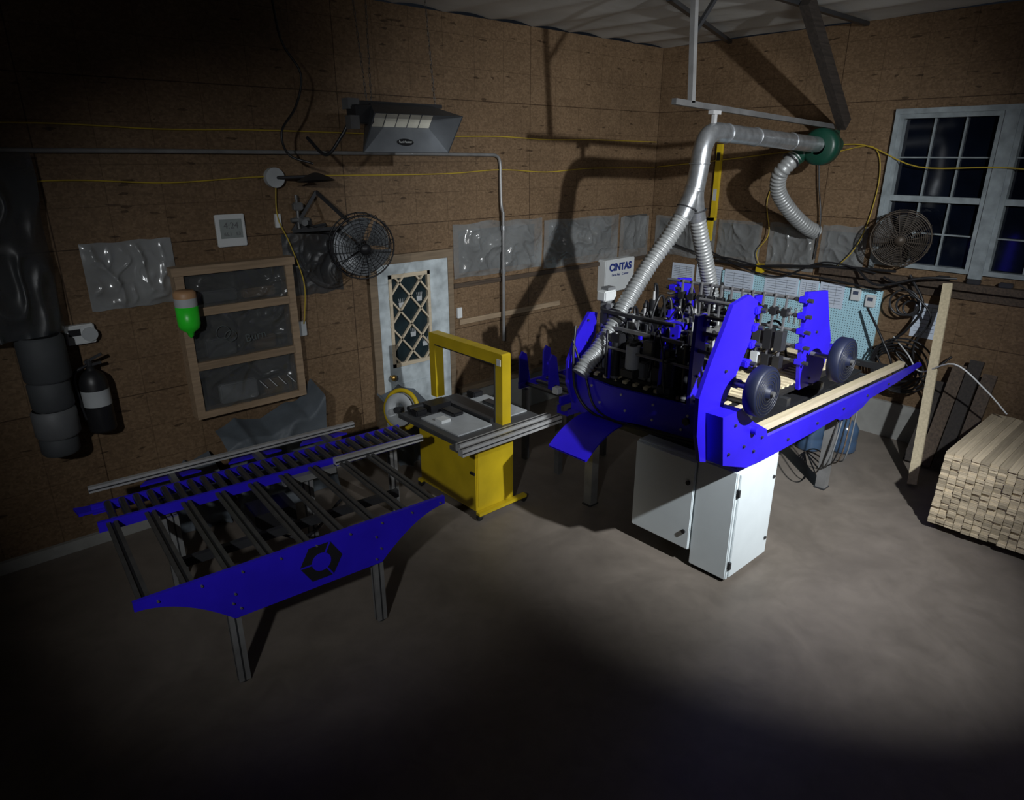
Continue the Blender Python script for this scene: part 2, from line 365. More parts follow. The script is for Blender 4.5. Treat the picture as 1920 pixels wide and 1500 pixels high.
# ------------------------------------------------------------ lights / camera / world
def spot(name,loc,tgt,P,ang,blend,rad,colr):
    L=bpy.data.lights.new(name,'SPOT'); L.energy=P; L.spot_size=math.radians(ang); L.spot_blend=blend; L.shadow_soft_size=rad; L.color=colr
    o=bpy.data.objects.new(name,L); col.objects.link(o); o.location=loc; o.rotation_euler=(V(tgt)-V(loc)).to_track_quat('-Z','Y').to_euler()
spot('key_spot',(-4.7,-6.9,3.85),(-2.2,-2.4,1.65),1300,78,1.,.05,(.93,.97,1))
spot('pool_spot',(-4.7,-6.9,3.85),(-3.1,-3.8,.25),800,56,1.,.05,(.93,.97,1))  # extra narrow spot added at the key's position to brighten the floor pool
spot('fill_spot',(-10.3,-6.6,4.2),(-5.9,-1.2,1.35),600,44,1.,.10,(.95,.98,1))
spot('corner_spot',(-5.3,-6.4,2.6),(-1.7,-1.0,3.7),200,70,1.,.5,(1,.97,.93))  # added lamp, stands in for light bounced up to the ceiling corner
wd=bpy.data.worlds.new('world'); sc.world=wd; wd.use_nodes=True
wd.node_tree.nodes['Background'].inputs[0].default_value=(.5,.6,.8,1); wd.node_tree.nodes['Background'].inputs[1].default_value=.008
cam=bpy.data.cameras.new('camera'); cam.lens=23.625; cam.sensor_width=36; cam.sensor_fit='HORIZONTAL'; cam.clip_start=.05
co=bpy.data.objects.new('camera',cam); col.objects.link(co); co.location=(-8.19,-6.08,3.12); co.rotation_euler=(math.radians(69.95),0,math.radians(-42)); sc.camera=co
# ------------------------------------------------------------ NAILING MACHINE
NM=thing('pallet_nailing_machine',(-2.4,-3.,0),'large blue nailing machine with notched uprights, slatted bed and black heads','machine')
def bolts(b,pts,axis,mat=ALU,r=.011):
    for p in pts:
        p=V(p); b.seg(p,p+V(axis)*.012,r,mat,n=8)
b=B(); b.prism([(-2.16,1.29),(-2.6,1.26),(-3.80,1.32),(-3.80,1.06),(-2.95,1.01),(-2.5,.95),(-2.16,.93)],'yz',-3.93,-3.90,BLUE)
bolts(b,[(-3.93,-2.5-.28*i,1.09) for i in range(5)]+[(-3.93,-2.4-.33*i,1.22) for i in range(5)],(-1,0,0))
b.seg((-3.93,-3.38,1.17),(-3.95,-3.38,1.17),.03,DRK); b.make('front_beam',parent=NM)
def plate(pts,y,name='upright_plate',blocks=None,bx=1,t=.03):
    b=B(); b.prism(pts,'xz',y,y-t,BLUE)
    if blocks:
        for (x,z) in blocks:
            b.box((x,y-t/2,z),(.08,.075,.05),BLUE,bev=.008)
            b.seg((x+bx*.02,y-.09,z),(x+bx*.02,y+.05,z),.017,DRK,n=10)
    bolts(b,[(sum(p[0] for p in pts)/len(pts),y-t,1.35+.2*i) for i in range(3)],(0,-1,0),DRK)
    return b.make(name,parent=NM)
plate([(-4.22,2.20),(-4.02,2.24),(-3.90,2.18),(-3.95,1.90),(-4.06,1.72),(-4.20,1.50),(-4.24,1.30),(-4.21,1.06),(-4.43,1.14),(-4.50,1.35),(-4.52,1.62),(-4.42,1.84),(-4.30,2.05)],-3.80,blocks=[(-3.90,2.12),(-3.91,2.0),(-3.92,1.88),(-3.96,1.75),(-4.05,1.62)])
plate([(-3.78,1.82),(-3.68,1.80),(-3.70,1.60),(-3.82,1.42),(-3.88,1.30),(-3.86,1.15),(-3.72,1.02),(-3.50,.94),(-3.50,.89),(-3.84,.88),(-3.97,1.05),(-4.04,1.22),(-4.04,1.42),(-3.95,1.62)],-2.18)
plate([(-2.97,2.11),(-2.62,2.08),(-2.52,1.85),(-2.40,1.62),(-2.5,1.28),(-2.88,1.28),(-2.93,1.5),(-2.96,1.8)],-3.72,blocks=[(-2.98,2.05),(-2.97,1.92),(-2.95,1.79),(-2.93,1.66),(-2.91,1.53)],bx=-1)
plate([(-2.92,2.06),(-2.74,2.04),(-2.66,1.9),(-2.60,1.75),(-2.6,1.28),(-2.95,1.28),(-2.97,1.7)],-2.50,blocks=[(-2.98,1.98),(-2.97,1.86),(-2.95,1.74)],bx=-1)
plate([(-3.99,2.02),(-3.87,2.02),(-3.85,1.7),(-3.88,1.3),(-3.99,1.3),(-4.0,1.7)],-3.40,blocks=[(-3.87,1.95),(-3.87,1.84)])
plate([(-2.9,2.0),(-2.78,2.0),(-2.76,1.7),(-2.74,1.3),(-2.9,1.3)],-3.25,blocks=[(-2.9,1.93),(-2.9,1.8),(-2.9,1.67)],bx=-1)
plate([(-3.45,1.78),(-3.3,1.78),(-3.27,1.5),(-3.27,1.28),(-3.5,1.28),(-3.48,1.5)],-2.75,blocks=[(-3.45,1.7)])
plate([(-3.80,1.66),(-3.66,1.70),(-3.62,1.5),(-3.62,1.28),(-3.82,1.28)],-3.0)
plate([(-3.80,1.60),(-3.68,1.62),(-3.64,1.5),(-3.64,1.28),(-3.82,1.28)],-2.46)
plate([(-3.20,1.82),(-3.10,1.82),(-3.06,1.5),(-3.06,1.28),(-3.22,1.28)],-2.62,blocks=[(-3.2,1.74)])
for z,x in ((2.05,-2.99),(1.92,-2.98),(1.79,-2.96),(1.66,-2.94),(1.53,-2.92)):
    B().seg((x,-3.80,z),(x,-2.45,z),.013,ROD,n=10).make('cross_rod',parent=NM)
for z,x in ((2.12,-3.88),(2.0,-3.89),(1.88,-3.90),(1.75,-3.94)):
    B().seg((x,-3.86,z),(x,-3.36,z),.014,ROD,n=10).make('cross_rod',parent=NM)
for z,x in ((1.56,-3.82),(1.72,-3.42)):
    B().seg((x,-3.45,z),(x,-2.30,z),.012,ROD,n=10).make('cross_rod',parent=NM)
cl=B()
for i in range(11):
    y=-2.62-.098*i
    cl.bar((-3.0,y,2.07),(-3.03,y,1.5),.012,.022,ROD); cl.box((-3.0,y,1.93),(.06,.05,.06),BLK)
    cl.box((-3.02,y,1.70),(.08,.065,.16),BLK if i%2 else DRK); cl.box((-3.02,y,1.52),(.07,.06,.10),LGR if i%4==0 else BLK)
cl.make('guide_fingers',parent=NM,label='steel guide fingers hung on the rods')
bed=B()
for i in range(27):
    y=-2.26-.055*i; bed.b2((-3.80,y-.018,1.265),(-1.7,y+.018,1.29),CREAM if i%2 else BLK)
bed.b2((-3.85,-3.78,1.18),(-1.65,-2.2,1.20),BLK)
for x in (-3.7,-3.1,-2.5,-1.95): bed.b2((x-.03,-3.78,1.2),(x+.03,-2.2,1.265),DRK)
for x in (-3.7,-2.7,-1.75): bed.b2((x-.01,-3.78,1.29),(x+.01,-2.2,1.30),DRK)
bed.make('slatted_bed',parent=NM,label='pale and black slats')
ap=B()
for i in range(22):
    x=-3.55+.075*i; ap.b2((x-.019,-3.72,1.335),(x+.019,-3.18,1.355),CREAM); 
ap.b2((-3.58,-3.72,1.30),(-1.9,-3.69,1.335),BLK); ap.b2((-3.58,-3.22,1.30),(-1.9,-3.19,1.335),BLK); ap.b2((-3.58,-3.69,1.30),(-1.9,-3.22,1.31),BLK)
ap.make('slatted_apron',parent=NM,label='pale wooden slats over black plate')
ap=B()
for i in range(9): ap.bar((-3.62+.055*i,-2.88,1.36),(-3.62+.055*i,-2.62,1.44),.022,.015,CREAM)
ap.bar((-3.64,-2.88,1.34),(-3.16,-2.88,1.34),.03,.03,BLK); ap.bar((-3.64,-2.62,1.42),(-3.16,-2.62,1.42),.03,.03,BLK); ap.bar((-3.64,-2.88,1.30),(-3.64,-2.62,1.41),.03,.03,BLK)
ap.make('slatted_apron',parent=NM,label='small sloping rack of pale slats')
B().b2((-3.0,-3.05,1.292),(-2.2,-2.85,1.36),CREAM).b2((-3.55,-2.98,1.292),(-3.1,-2.84,1.42),WPL).make('guide_board',parent=NM)
b=B(); b.prism([(-4.02,1.0),(-3.75,1.17),(-1.4,1.10),(-.55,1.09),(-.50,1.05),(-1.2,1.01),(-2.2,.99),(-2.9,.98),(-3.7,.98)],'xz',-3.95,-3.92,BLUE)
b.prism([(-4.42,1.50),(-4.18,1.50),(-4.0,1.36),(-3.78,1.24),(-3.72,1.04),(-4.02,1.01),(-4.35,1.13)],'xz',-3.96,-3.83,BLUE)
bolts(b,[(-4.25,-3.96,1.4),(-4.1,-3.96,1.2),(-3.95,-3.96,1.12),(-3.85,-3.96,1.2),(-4.3,-3.96,1.2)]+[(-3.4+.5*i,-3.95,1.05) for i in range(5)],(0,-1,0),DRK)
b.seg((-4.0,-3.96,1.3),(-4.0,-4.0,1.3),.03,BLUE)
b.make('side_beam',parent=NM)
B().prism([(-3.9,1.0),(-3.9,1.3),(-1.0,1.25),(-.6,1.12),(-1.2,1.0)],'xz',-2.18,-2.15,BLUE).make('side_beam',parent=NM)
B().prism([(-2.5,.99),(-1.5,1.0),(-1.8,.90),(-2.1,.86),(-2.3,.90)],'xz',-3.90,-3.87,BLUE).make('brace_plate',parent=NM)
for (p,q) in (((-3.72,-3.86,1.20),(-.85,-3.86,1.12)),((-3.72,-3.46,1.385),(-1.80,-3.46,1.36)),((-1.7,-3.3,1.22),(-1.1,-3.3,1.18)),((-1.7,-3.05,1.24),(-1.1,-3.05,1.2)),((-1.7,-2.6,1.24),(-1.1,-2.6,1.2))):
    B().bar(p,q,.065,.05,CREAM).make('feed_rail',parent=NM,label='pale wooden feed rail')
fb=B()
for i in range(13):
    x=-3.62+.15*i; z=1.22-.005*i
    fb.b2((x-.018,-3.84,z-.06),(x+.018,-3.5,z-.03),DRK if i%2 else BLK)
fb.make('feed_crossbars',parent=NM,label='dark cross bars between the feed rails')
B().b2((-1.80,-3.60,1.12),(-1.74,-3.40,1.42),BLUE).b2((-1.4,-3.9,1.0),(-1.34,-2.2,1.08),DRK).b2((-.9,-3.9,1.02),(-.84,-2.2,1.08),DRK).make('end_stop',parent=NM)
u=B()
for y in (-2.35,-3.70): u.b2((-3.88,y-.04,.86),(-1.0,y+.04,.95),DRK)
for x in (-3.84,-2.9,-1.87): u.b2((x-.04,-3.74,.88),(x+.04,-2.3,.96),DRK)
u.b2((-3.86,-3.8,.97),(-1.5,-2.2,1.0),BLK)
u.make('underframe',parent=NM)
for (x,y) in ((-3.84,-2.36),(-1.87,-3.68),(-1.87,-2.36),(-3.2,-3.72)):
    B().b2((x-.045,y-.045,0),(x+.045,y+.045,.87),LEGM).b2((x-.06,y-.05,0),(x+.06,y+.05,.012),DRK).make('leg',parent=NM,label='grey square steel leg')
for (x,z,r) in ((-4.10,1.63,.175),(-2.85,1.60,.18)):
    R_=B(); y=-3.99
    R_.lathe((x,y,z),(0,-1,0),[(0,0),(r*.93,0),(r,.012),(r,.085),(r*.93,.097),(r*.22,.097),(r*.2,.12),(0,.12)],NAVY,n=40)
    R_.seg((x,y+.20,z),(x,y-.14,z),.018,DALU)
    for j in range(5): R_.ring((x,y-.098,z),(0,1,0),r*(.35+.13*j),.0025,DRK,N=36,n=4)
    R_.make('strap_reel',parent=NM,label='dark navy round reel')
def head(x,y,s=1.,kind=0):
    h=B(); z=1.27
    h.box((x,y,z+.16*s),(.13,.14,.30*s),BLK,bev=.01)
    h.box((x+.01,y+.08,z+.10*s),(.11,.06,.20*s),DRK,bev=.008)
    h.box((x-.01,y-.085,z+.16*s),(.09,.04,.22*s),BLK,bev=.008)
    h.seg((x-.02,y,z+.30*s),(x-.02,y,z+.46*s),.042,BLK if kind!=1 else DALU,n=14)
    h.seg((x-.02,y,z+.33*s),(x-.02,y,z+.345*s),.046,ROD,n=14)
    h.seg((x-.02,y,z+.46*s),(x-.02,y,z+.52*s),.012,ALU,n=8)
    h.box((x+.07,y+.02,z+.22*s),(.03,.10,.26*s),BLUE if kind else BLK)
    h.box((x-.075,y-.01,z+.12*s),(.05,.07,.10),LGR if kind==1 else GRY,bev=.006)
    h.seg((x-.08,y+.06,z+.05),(x-.08,y+.06,z+.26*s),.020,DALU,n=10)
    h.box((x,y-.10,z+.28*s),(.05,.04,.06),WPL if kind==2 else DRK)
    h.bar((x-.09,y-.09,z+.06),(x-.02,y-.05,z+.4*s),.025,.025,BLK)
    h.tube([(x,y,z+.45*s),(x+.04,y+.04,z+.56*s),(x+.14,y+.08,z+.48*s),(x+.18,y+.12,z+.2)],.012,BLK,n=6)
    h.tube([(x-.06,y,z+.15*s),(x-.12,y+.02,z+.3*s),(x-.05,y+.08,z+.42*s),(x+.05,y+.12,z+.2)],.010,BLK,n=6)
    h.box((x,y,z+.025),(.18,.20,.04),DRK)
    h.make('nailing_head',parent=NM,label='black pneumatic nailing head with hoses')
for (x,y,s,k) in ((-3.66,-2.38,1.0,2),(-3.62,-2.58,1.1,1),(-3.60,-3.16,1.15,0),(-3.68,-3.40,1.0,2),(-3.40,-2.30,1.2,0),(-3.36,-2.50,1.1,0),(-3.26,-2.95,1.2,1),(-3.1,-2.4,1.3,0),(-2.85,-2.72,1.3,1),(-2.82,-3.0,1.2,0),(-2.45,-2.55,1.2,0),(-2.4,-2.95,1.1,0),(-3.05,-2.65,1.1,0),(-3.45,-3.08,1.0,1),(-3.66,-2.78,.9,0),(-2.62,-2.80,1.3,2),(-2.60,-3.10,1.2,1)):
    head(x,y,s,k)
k=B(); k.b2((-3.62,-2.27,1.3),(-3.52,-2.19,2.02),GRY); k.box((-3.60,-2.24,1.95),(.16,.10,.09),WPL,bev=.01); k.box((-3.55,-2.24,1.72),(.16,.10,.20),GRY,bev=.01)
k.seg((-3.64,-2.30,1.86),(-3.40,-2.30,1.84),.03,GRY); k.make('valve_column',parent=NM,label='grey column with pale valve blocks')
for (x,y,z,m_) in ((-3.80,-2.72,1.52,LGR),(-3.80,-3.10,1.46,DRK),(-3.40,-2.6,1.62,GRY),(-3.05,-2.85,1.6,DRK)):
    B().seg((x,y,z-.1),(x,y,z+.1),.06,m_,n=20).seg((x,y,z+.1),(x,y,z+.13),.035,BLK).box((x,y,z-.13),(.14,.14,.07),DRK,bev=.008).make('drive_motor',parent=NM,label='round drive motor')
for (x,y,h) in ((-3.78,-3.24,.46),(-3.78,-3.33,.40),(-3.72,-2.92,.45),(-3.3,-3.12,.5),(-3.15,-3.1,.45),(-3.78,-2.52,.34)):
    B().seg((x,y,1.27),(x,y,1.27+h),.036,BLK,n=14).seg((x,y,1.27+h),(x,y,1.35+h),.010,ALU,n=8).seg((x,y,1.29),(x,y,1.31),.04,ROD,n=14).make('air_cylinder',parent=NM,label='black upright air cylinder')
hb=B()
for i in range(48):
    x=random.uniform(-3.8,-2.6); y=random.uniform(-3.3,-2.3); dx=random.uniform(-.15,.3); dy=random.uniform(-.3,.3)
    z=random.uniform(1.3,1.45); zz=random.uniform(1.45,1.85)
    hb.tube([(x,y,z),(x+dx*.3,y+dy*.3,zz),(x+dx*.7,y+dy*.7,zz+random.uniform(-.15,.1)),(min(x+dx,-2.3),max(y+dy,-3.4),1.32)],random.choice((.008,.012,.015)),random.choice((BLK,BLK,BLK,BLK,DRK)),n=5,sub=6)
hb.make('air_hoses',parent=NM,label='tangle of black air hoses')
rl=B()
for i in range(4):
    zz=1.45+.13*i; rl.bar((-3.72,-2.3,zz),(-3.72,-3.35+.1*i,zz),.03,.03,DRK if i%2 else ROD)
for i in range(7):
    y=-2.35-.17*i; rl.bar((-3.72,y,1.3),(-3.72,y,1.75-.05*(i%3)),.03,.04,DRK)
    rl.box((-3.75,y,1.58+.04*(i%2)),(.09,.10,.13),DALU if i%3==0 else BLK,bev=.006); rl.box((-3.75,y+.07,1.42),(.08,.09,.12),BLK if i%3 else GRY,bev=.006)
rl.make('slide_rail_frame',parent=NM,label='dark steel slide rails with blocks')
rl=B()
for i in range(3):
    x=-3.35+.35*i; rl.bar((x,-2.3,1.62),(x,-3.2,1.62),.06,.07,BLK); rl.bar((x,-2.3,1.70),(x,-3.2,1.70),.02,.02,ROD)
    for j in range(4): rl.box((x-.04,-2.42-.22*j,1.70),(.12,.13,.15),(GRY,BLK,BLUE,BLK)[(i+j)%4],bev=.008)
for y in (-2.4,-2.8,-3.15): rl.bar((-3.4,y,1.3),(-3.4,y,1.66),.05,.05,BLUE); rl.bar((-2.65,y,1.3),(-2.65,y,1.66),.05,.05,BLK); rl.bar((-3.45,y,1.75),(-2.6,y,1.75),.04,.04,DALU)
rl.make('gantry_frame',parent=NM,label='black inner gantry frame')
ln=B(); ln.tube([(-3.95,-2.2,1.72),(-4.02,-2.25,1.45),(-4.02,-2.3,1.15),(-3.98,-2.5,.98),(-3.96,-3.0,.99),(-3.95,-3.5,1.02)],.012,BLK); ln.tube([(-4.0,-2.22,1.6),(-3.97,-2.35,1.3),(-3.98,-2.6,1.0),(-3.96,-3.6,1.06)],.009,BLK); ln.make('cable_run',parent=NM)
ln=B()
for i in range(5):
    ln.tube([(-2.2+.1*i,-3.86,.95),(-2.3+.12*i,-3.84,.55-.04*i),(-2.1+.1*i,-3.7,.25),(-1.7,-3.5,.1+.05*i),(-1.2,-3.2,.03)],.007,(BLK,GRY,BLK,OLDW,GRY)[i],n=6)
ln.make('hanging_cables',parent=NM,label='cables hanging under the feed end')
ch=B()
def chf(u,v):
    x=-3.88-.66*u; z=.96+.05*math.sin(u*2.4)-.14*u*u; y=-2.36-.42*v-.12*u
    return (x,y,z)
ch.sheet(chf,14,2,BLUE); 
ch.sheet(lambda u,v:tuple(V(chf(u,v))-V((0,0,.012))),14,2,BLUE)
ch.make('exit_chute',parent=NM,label='curved blue sheet metal chute')
# ------------------------------------------------------------ control cabinet
CC=thing('electrical_cabinet',(-3.75,-3.6,0),'white two-part steel electrical cabinet standing under the nailing machine','cabinet')
B().b2((-4.03,-3.91,.03),(-3.42,-3.58,.95),WHT,bev=.008).b2((-4.0,-3.87,0),(-3.46,-3.6,.03),BLK).make('body',parent=CC)
B().b2((-4.0,-3.925,.05),(-3.45,-3.91,.93),WHT,bev=.004).make('front_door',parent=CC)
for z in (.78,.16): B().b2((-4.02,-3.935,z-.03),(-4.0,-3.91,z+.03),DRK).make('hinge',parent=CC)
for z in (.75,.2): B().seg((-3.49,-3.925,z),(-3.49,-3.935,z),.014,BLK).make('lock',parent=CC)
B().b2((-4.02,-3.575,.14),(-3.76,-3.0,.93),WHT,bev=.008).make('side_box',parent=CC)
B().b2((-4.045,-3.57,.15),(-4.02,-3.005,.92),WHT,bev=.006).make('side_door',parent=CC)
for z in (.73,.3): B().seg((-4.045,-3.52,z),(-4.057,-3.52,z),.018,BLK).make('lock',parent=CC)
B().b2((-3.98,-3.87,.95),(-3.62,-3.66,.962),LGR).make('top_panel',parent=CC)
for (x,y,m_) in ((-3.95,-3.74,ORNG),(-3.90,-3.80,BLK)): B().seg((x,y,.962),(x,y,.98),.02,m_).make('push_button',parent=CC)
B().b2((-3.84,-3.86,.962),(-3.74,-3.78,.975),BLK).make('selector_panel',parent=CC)
B().b2((-3.76,-3.35,.1),(-3.70,-3.1,.9),GRY).b2((-3.74,-3.3,0),(-3.70,-3.15,.12),BLK).make('mounting_frame',parent=CC)
# ------------------------------------------------------------ EXHAUST DUCT
ED=thing('exhaust_duct',(-2.85,-2.6,1.3),'silver metal duct splitting into two ribbed flexible hoses','duct')
d=B(); d.seg((-.73,-2.6,3.22),(-2.55,-2.6,3.30),.078,GALV,n=24)
for x in (-1.3,-2.0,-2.5): d.ring((x,-2.6,3.22+(-.72-x)*.0437),(1,0,-.04),.079,.006,GALV)
d.make('straight_pipe',parent=ED)
d=B(); d.tube([(-2.55,-2.6,3.30),(-2.70,-2.6,3.30),(-2.80,-2.6,3.26),(-2.86,-2.6,3.16),(-2.88,-2.6,3.02),(-2.92,-2.6,2.82)],.082,GALV,n=24,sub=5)
d.ring((-2.88,-2.6,3.05),(0,0,1),.085,.006,GALV); d.make('elbow',parent=ED)
d=B(); d.tube([(-2.92,-2.6,2.86),(-2.94,-2.58,2.76),(-3.02,-2.56,2.60)],.082,GALV,n=20); d.tube([(-2.92,-2.6,2.86),(-2.90,-2.6,2.74),(-2.84,-2.6,2.58)],.078,GALV,n=20)
d.ring((-2.97,-2.57,2.68),(-.4,.1,-1),.086,.008,DRK); d.ring((-2.87,-2.6,2.66),(.2,0,-1),.084,.008,DRK); d.make('branch_fitting',parent=ED)
HOSE=pm('ribbed_hose',(.30,.31,.31),.4,metal=.3)
B().tube([(-3.0,-2.57,2.64),(-3.13,-2.52,2.44),(-3.30,-2.45,2.2),(-3.47,-2.42,1.98),(-3.63,-2.40,1.77),(-3.73,-2.38,1.63),(-3.84,-2.36,1.50),(-3.95,-2.35,1.42),(-4.03,-2.34,1.33)],.078,HOSE,n=18,corr=.034).make('flexible_hose',parent=ED)
B().tube([(-2.86,-2.6,2.62),(-2.74,-2.6,2.38),(-2.62,-2.6,2.15),(-2.5,-2.6,1.9),(-2.46,-2.62,1.72)],.076,HOSE,n=18,corr=.034).make('flexible_hose',parent=ED)
B().ring((-3.63,-2.40,1.77),(-.5,.1,-.8),.08,.012,BLK).ring((-3.60,-2.40,1.81),(-.5,.1,-.8),.08,.012,BLK).make('hose_clamp',parent=ED)
ST=thing('steel_strut_hanger',(-3.1,-2.6,3.4),'galvanised strut channel frame hanging from the ceiling','support')
B().bar((-3.32,-2.6,3.52),(-.3,-2.6,3.40),.045,.045,DALU).make('horizontal_channel',parent=ST)
B().bar((-3.08,-2.6,3.52),(-3.17,-2.6,4.45),.045,.045,LEGM,up=(0,1,0)).make('drop_channel',parent=ST)
B().bar((-3.12,-2.6,4.02),(-2.75,-2.62,4.45),.03,.03,DRK,up=(0,1,0)).make('diagonal_brace',parent=ST)
B().bar((-2.72,-2.6,3.5),(-2.72,-2.6,3.37),.04,.03,ALU,up=(0,1,0)).bar((-2.78,-2.6,3.46),(-2.66,-2.6,3.46),.05,.03,ALU).make('pipe_hanger',parent=ST)
B().bar((-1.56,-2.70,4.44),(-.38,-2.70,3.42),.14,.09,TIMB,up=(0,1,0)).make('timber_brace',label='dark rough timber brace running down from the ceiling',category='beam')
BL=thing('exhaust_blower',(-.55,-2.6,3.0),'dark green round blower hung at the end of the duct','blower')
b=B(); b.lathe((-.72,-2.6,3.2),(1,0,0),[(.08,0),(.15,.01),(.185,.03),(.19,.15),(.15,.18),(0,.18)],GREEN,n=32); b.make('fan_housing',parent=BL)
B().tube([(-.63,-2.45,3.15),(-.66,-2.40,3.12),(-.74,-2.36,3.07)],.085,GREEN,n=18).make('outlet',parent=BL)
B().seg((-.54,-2.6,3.22),(-.28,-2.6,3.22),.085,GREEN,n=20).seg((-.28,-2.6,3.22),(-.26,-2.6,3.22),.06,BLK).b2((-.5,-2.66,3.3),(-.36,-2.54,3.37),GREEN).make('motor',parent=BL)
B().tube([(-.72,-2.37,3.09),(-.81,-2.33,3.0),(-.80,-2.26,2.90),(-.68,-2.22,2.72),(-.45,-2.28,2.5),(-.2,-2.36,2.33),(-.02,-2.40,2.26)],.088,HOSE,n=18,corr=.04).make('discharge_hose',parent=BL,label='ribbed grey flexible hose')
B().ring((-.76,-2.35,3.06),(-.6,.3,-.7),.093,.012,BLK).make('hose_clamp',parent=BL)
# ------------------------------------------------------------ LEFT ROLLER TABLE
RT=thing('roller_conveyor_table',(0,0,0),'long blue conveyor table with rollers, cross bars and emblem side plate','conveyor')
ZT=.80
b=B(); Lp=2.0; N=10
bot=[]
for i in range(N+1):
    t=i/N; bot.append((.50*t, ZT-.03-.28*(t**1.8)))
bot2=[]
for i in range(N+1):
    t=i/N; bot2.append((1.48+.52*t, ZT-.31+.28*(1-(1-t)**1.8)))
pl=[(0,ZT+.03)]+bot+bot2+[(Lp,ZT+.03)]
b.prism(pl,'xz',-1.08,-1.105,BLUE)
bolts(b,[(.12+.23*i,-1.105,ZT-.01) for i in range(9)]+[(.5,-1.105,ZT-.2),(.52,-1.105,ZT-.14),(.54,-1.105,ZT-.25),(1.45,-1.105,ZT-.1),(1.48,-1.105,ZT-.2),(1.44,-1.105,ZT-.27)],(0,-1,0),DALU,r=.007)
fp=b.make('side_plate',parent=RT,label='blue tapered side plate')
e=B(); cx,cz,R0=1.06,ZT-.135,.142
def arcband(r1,r2,a0,a1,y0,y1,mat,n_=22):
    A_=[a0+(a1-a0)*k/n_ for k in range(n_+1)]
    for k in range(n_):
        q=[(cx+r*math.cos(a),cz+r*math.sin(a)) for r,a in ((r1,A_[k]),(r2,A_[k]),(r2,A_[k+1]),(r1,A_[k+1]))]
        e.prism(q,'xz',y0,y1,mat)
e.prism([(cx+R0*math.cos(math.radians(60*i)),cz+R0*math.sin(math.radians(60*i))) for i in range(6)],'xz',-1.105,-1.108,BLK)
arcband(.0005,.064,0,2*math.pi,-1.108,-1.110,BLUE,30)
for a in (62,180,300):
    c_,s_=math.cos(math.radians(a)),math.sin(math.radians(a)); e.bar((cx+.060*c_,-1.110,cz+.060*s_),(cx+.140*c_,-1.110,cz+.140*s_),.010,.003,BLUE,up=(0,1,0))
e.make('hexagon_emblem',parent=fp,label='segmented black hexagon emblem around a blue disc')
for i in range(9):
    x=.06+.232*i; r=B()
    r.b2((x-.034,-1.08,ZT-.005),(x-.010,-.02,ZT+.014),BARM); r.b2((x+.010,-1.08,ZT-.005),(x+.034,-.02,ZT+.014),BARM); r.b2((x-.012,-1.08,ZT-.003),(x+.012,-.02,ZT+.003),BLK)
    r.make('cross_bar',parent=RT,label='dull dark metal skid bar')
for (x,y) in ((.50,-1.06),(1.46,-1.06),(.42,-.03),(1.4,-.03),(2.3,.27),(.42,.27)):
    B().b2((x-.035,y-.03,0.01),(x+.035,y+.03,ZT-.06),LEGM).b2((x-.037,y-.005,.01),(x+.037,y+.005,ZT-.06),DRK).b2((x-.005,y-.032,.01),(x+.005,y+.032,ZT-.06),DRK).seg((x,y,0),(x,y,.02),.03,DRK).make('leg',parent=RT,label='grey aluminium extrusion leg')
for y in (0,.30): B().b2((-.02,y-.012,ZT-.05),(2.40,y+.012,ZT+.025),BLUE).make('conveyor_rail',parent=RT)
for i in range(26):
    x=.08+.091*i
    B().seg((x,.012,ZT+.008),(x,.288,ZT+.008),.026,ROLL,n=12).make('roller',parent=RT,label='dark steel roller')
b=B(); b.prism([(-.12,.40),(.12,.34),(.2,.32),(.2,.26),(-.10,.28)],'xy',ZT-.03,ZT-.01,BLUE); b.b2((-.10,.38,ZT-.08),(.4,.40,ZT-.02),BLUE); b.make('end_guide',parent=RT)
b=B()
b.b2((.0,.53,ZT+.01),(2.08,.57,ZT+.055),ALU); b.b2((.0,.525,ZT+.028),(2.08,.53,ZT+.036),DRK)
b.make('guide_rail',parent=RT,label='long aluminium guide rail')
for x in (.55,1.2,1.8):
    b=B(); b.prism([(x-.22,.57),(x+.22,.57),(x+.05,.80),(x-.05,.80)],'xy',ZT-.06,ZT-.045,BLUE)
    b.b2((x-.02,.31,ZT-.045),(x+.02,.60,ZT+.01),DALU)
    b.make('guide_bracket',parent=RT,label='blue triangular bracket plate')
B().b2((1.62,-.10,ZT+.0),(2.42,-.05,ZT+.05),ALU).b2((1.62,-.105,ZT+.018),(2.42,-.10,ZT+.03),DRK).make('edge_rail',parent=RT,label='aluminium edge rail')
B().b2((1.2,-.1,ZT-.06),(1.62,-.04,ZT-.01),LEGM).make('sensor_bar',parent=RT,label='grey sensor bar')
b=B(); b.b2((.3,-.6,ZT-.16),(1.9,-.56,ZT-.1),DRK); b.b2((.9,-.3,ZT-.25),(1.2,-.05,ZT-.12),BLK); b.tube([(.9,-.2,ZT-.2),(1.2,-.4,ZT-.35),(1.6,-.2,ZT-.25)],.012,BLK); b.make('drive_unit',parent=RT)
RT.location=(-7.60,-1.33,0); RT.rotation_euler=(0,0,math.radians(-4.2))
